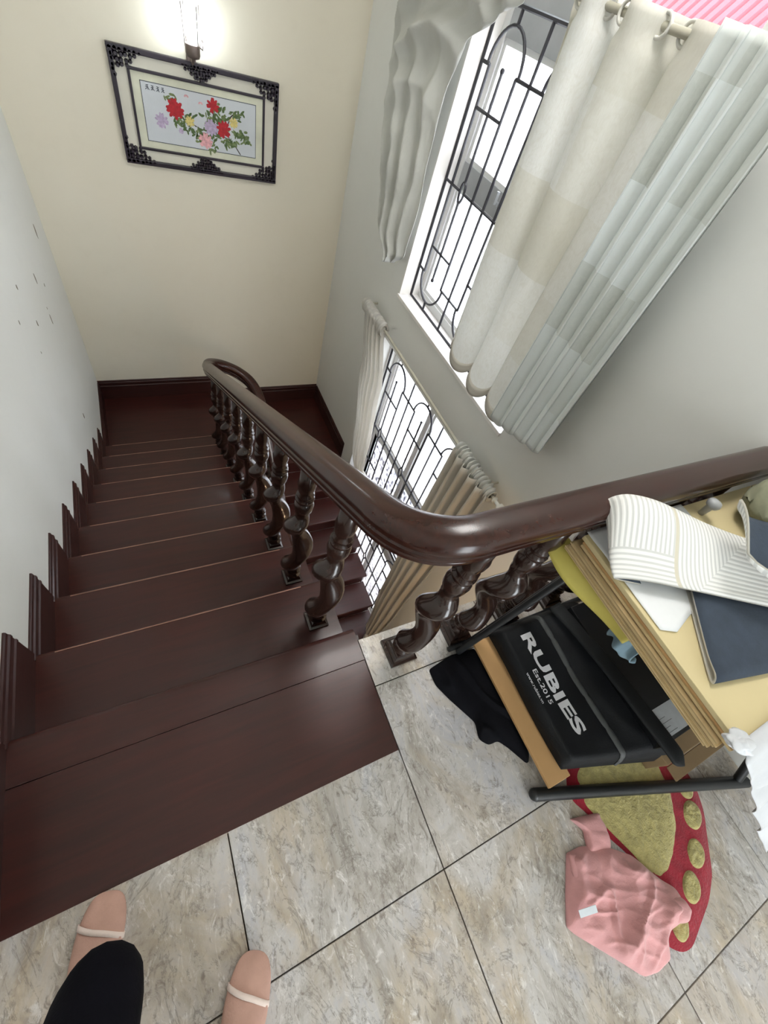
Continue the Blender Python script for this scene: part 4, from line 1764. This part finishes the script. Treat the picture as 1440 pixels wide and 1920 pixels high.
# black strap and folded fabric beyond the binding
stp = thing('black_strap', 'thick black padded strap with rounded end lying across the garment bag', 'strap')
sp = catmull([(.70, -.20, .158), (.712, -.30, .176), (.722, -.42, .190), (.730, -.54, .200), (.738, -.66, .206), (.748, -.735, .203), (.756, -.77, .190)], 8)
bm = bmesh.new()
fr = frames([Vector(p) for p in sp])
rings = []
n = len(fr)
for i, (p, t, s, u) in enumerate(fr):
    w_ = .030 * min(1, math.sqrt(max(.02, (n - 1 - i) / 6)))
    rings.append([bm.verts.new(p + s * math.copysign(abs(math.cos(a)) ** .6, math.cos(a)) * w_ + u * math.sin(a) * .010) for a in (2 * PI * q / 14 for q in range(14))])
for a, b in zip(rings, rings[1:]):
    for i in range(14):
        bm.faces.new((a[i], a[(i + 1) % 14], b[(i + 1) % 14], b[i]))
bm.faces.new(rings[0][::-1])
bm.faces.new(rings[-1])
bmesh.ops.recalc_face_normals(bm, faces=bm.faces)
obj('band', bm, M['garment2'], stp, smooth=True)

# ------------------------------------------------------------------ person: legs and stocking feet of the photographer
FOOT_R = dict(toe=Vector((-.484, -.640, 0)), d=Vector((.46, .89, 0)))
FOOT_L = dict(toe=Vector((-.752, -.405, 0)), d=Vector((.30, .954, 0)))


def foot_rings(f, ext=0.0, upto=1.0, start=0.0):
    """cross sections of a foot from toe to heel, then up the ankle"""
    d = f['d'].normalized()
    s = Vector((d.y, -d.x, 0))
    secs = [(0.000, .012, .012, .018), (.006, .026, .022, .019), (.020, .036, .030, .020), (.045, .043, .038, .023), (.075, .046, .046, .027), (.110, .044, .056, .032), (.145, .039, .070, .038), (.175, .036, .084, .046)]
    out = []
    for t, w, h, zc in secs:
        c = f['toe'] - d * t
        ring = []
        for q in range(18):
            a = 2 * PI * q / 18
            cx, sy = math.cos(a), math.sin(a)
            zz = zc + (h - zc + ext) * sy if sy > 0 else zc + (zc - .003) * sy
            ring.append(c + s * (math.copysign(abs(cx) ** .8, cx) * (w + ext)) + Vector((0, 0, zz)))
        out.append(ring)
    return out, d, s


def sock(f, parent):
    rings, d, s = foot_rings(f, .002)
    heel = f['toe'] - d * .25
    # turn up into the ankle
    for t, r1, r2, z in ((.195, .036, .052, .075), (.205, .036, .046, .105), (.210, .036, .043, .15), (.215, .037, .043, .20)):
        c = f['toe'] - d * t
        ring = []
        tilt = max(0, .12 - z) * .35
        for q in range(18):
            a = 2 * PI * q / 18
            # ring plane: side vector and a vector turned from up to back
            k = (z - .04) / .16
            k = min(1, max(0, k))
            v_ = (Vector((0, 0, 1)) * (1 - k) + d * k)
            low_ = (Vector((0, 0, 1)) * (1 - k) * 1.1 + d * 1.0)
            vv = v_ if math.sin(a) > 0 else low_
            p = c + Vector((0, 0, z - .01)) + s * r1 * math.cos(a) + vv.normalized() * r2 * math.sin(a)
            if p.z < .003:
                p.z = .003
            ring.append(p)
        rings.append(ring)
    bm = bmesh.new()
    R_ = [[bm.verts.new(p) for p in r] for r in rings]
    for a, b in zip(R_, R_[1:]):
        for i in range(18):
            bm.faces.new((a[i], a[(i + 1) % 18], b[(i + 1) % 18], b[i]))
    bm.faces.new(R_[0][::-1])
    bm.faces.new(R_[-1])
    bmesh.ops.recalc_face_normals(bm, faces=bm.faces)
    so = obj('sock', bm, M['sock'], parent, smooth=True)
    md = so.modifiers.new('sub', 'SUBSURF')
    md.levels = md.render_levels = 1
    # pale knitted band across the instep
    bm = bmesh.new()
    base, d, s = foot_rings(f, .0032)
    lo = []
    for e in (.060, .070):
        ring = []
        for q in range(-1, 11):
            a = PI * q / 9 
            t = e + .012 * math.cos(a)
            w = .0462 + .004
            h = .0455
            c = f['toe'] - d * t
            sy = math.sin(a)
            zz = .025 + (h - .025 + .004) * sy if sy > 0 else .025 + .02 * sy
            ring.append(bm.verts.new(c + s * (math.copysign(abs(math.cos(a)) ** .8, math.cos(a)) * (w - .0025)) + Vector((0, 0, zz))))
        lo.append(ring)
    for i in range(len(lo[0]) - 1):
        bm.faces.new((lo[0][i], lo[0][i + 1], lo[1][i + 1], lo[1][i]))
    b_ = obj('sock_band', bm, M['sock_band'], so, smooth=True)
    md = b_.modifiers.new('thickness', 'SOLIDIFY')
    md.thickness = .002
    return so


def ank(f, z=.10, t=.205):
    p = f['toe'] - f['d'].normalized() * t
    return Vector((p.x, p.y, z))


KL, KR = Vector((-.765, -.78, .46)), Vector((-.575, -.93, .48))
HL, HR = Vector((-.72, -1.02, .86)), Vector((-.55, -1.05, .86))
PEL = Vector((-.635, -1.06, .93))


def skin_chain(name, pts, edges, radii, mat, parent, root=0, lev=2):
    me = bpy.data.meshes.new(name)
    me.from_pydata([tuple(p) for p in pts], edges, [])
    o = bpy.data.objects.new(name, me)
    link(o, parent)
    md = o.modifiers.new('skin', 'SKIN')
    for i, v in enumerate(me.skin_vertices[0].data):
        v.radius = radii[i]
        v.use_root = (i == root)
    md.use_smooth_shade = True
    sb = o.modifiers.new('sub', 'SUBSURF')
    sb.levels = sb.render_levels = lev
    me.materials.append(mat)
    return o


aL, aR = ank(FOOT_L), ank(FOOT_R)


def fpt(f, t, z):
    p = f['toe'] - f['d'].normalized() * t
    return Vector((p.x, p.y, z))


pts = [PEL, HL, KL, aL, fpt(FOOT_L, .12, .032), fpt(FOOT_L, .03, .022), HR, KR, aR, fpt(FOOT_R, .12, .032), fpt(FOOT_R, .03, .022)]
ed = [(0, 1), (1, 2), (2, 3), (3, 4), (4, 5), (0, 6), (6, 7), (7, 8), (8, 9), (9, 10)]
rad = [(.12, .10), (.085, .085), (.055, .055), (.026, .026), (.018, .012), (.014, .008), (.085, .085), (.055, .055), (.026, .026), (.018, .012), (.014, .008)]
body = skin_chain('person', pts, ed, rad, M['skin'], None)
tag(body, 'person in dark navy trousers and tan socks standing at the stair head', 'person')
sock(FOOT_L, body)
sock(FOOT_R, body)
tl0 = fpt(FOOT_L, .115, .085)
tr0 = fpt(FOOT_R, .185, .10)
pts = [PEL + Vector((0, 0, .03)), HL, KL, Vector((-.765, -.69, .33)), Vector((-.758, -.585, .18)), Vector((-.755, -.520, .058)), HR, KR, (aR + KR) / 2, fpt(FOOT_R, .21, .15), fpt(FOOT_R, .195, .085)]
rad = [(.14, .12), (.102, .102), (.082, .082), (.084, .084), (.088, .086), (.095, .078), (.102, .102), (.078, .078), (.068, .07), (.062, .066), (.060, .05)]
tr = skin_chain('trousers', pts, ed, rad, M['navy_trouser'], body)
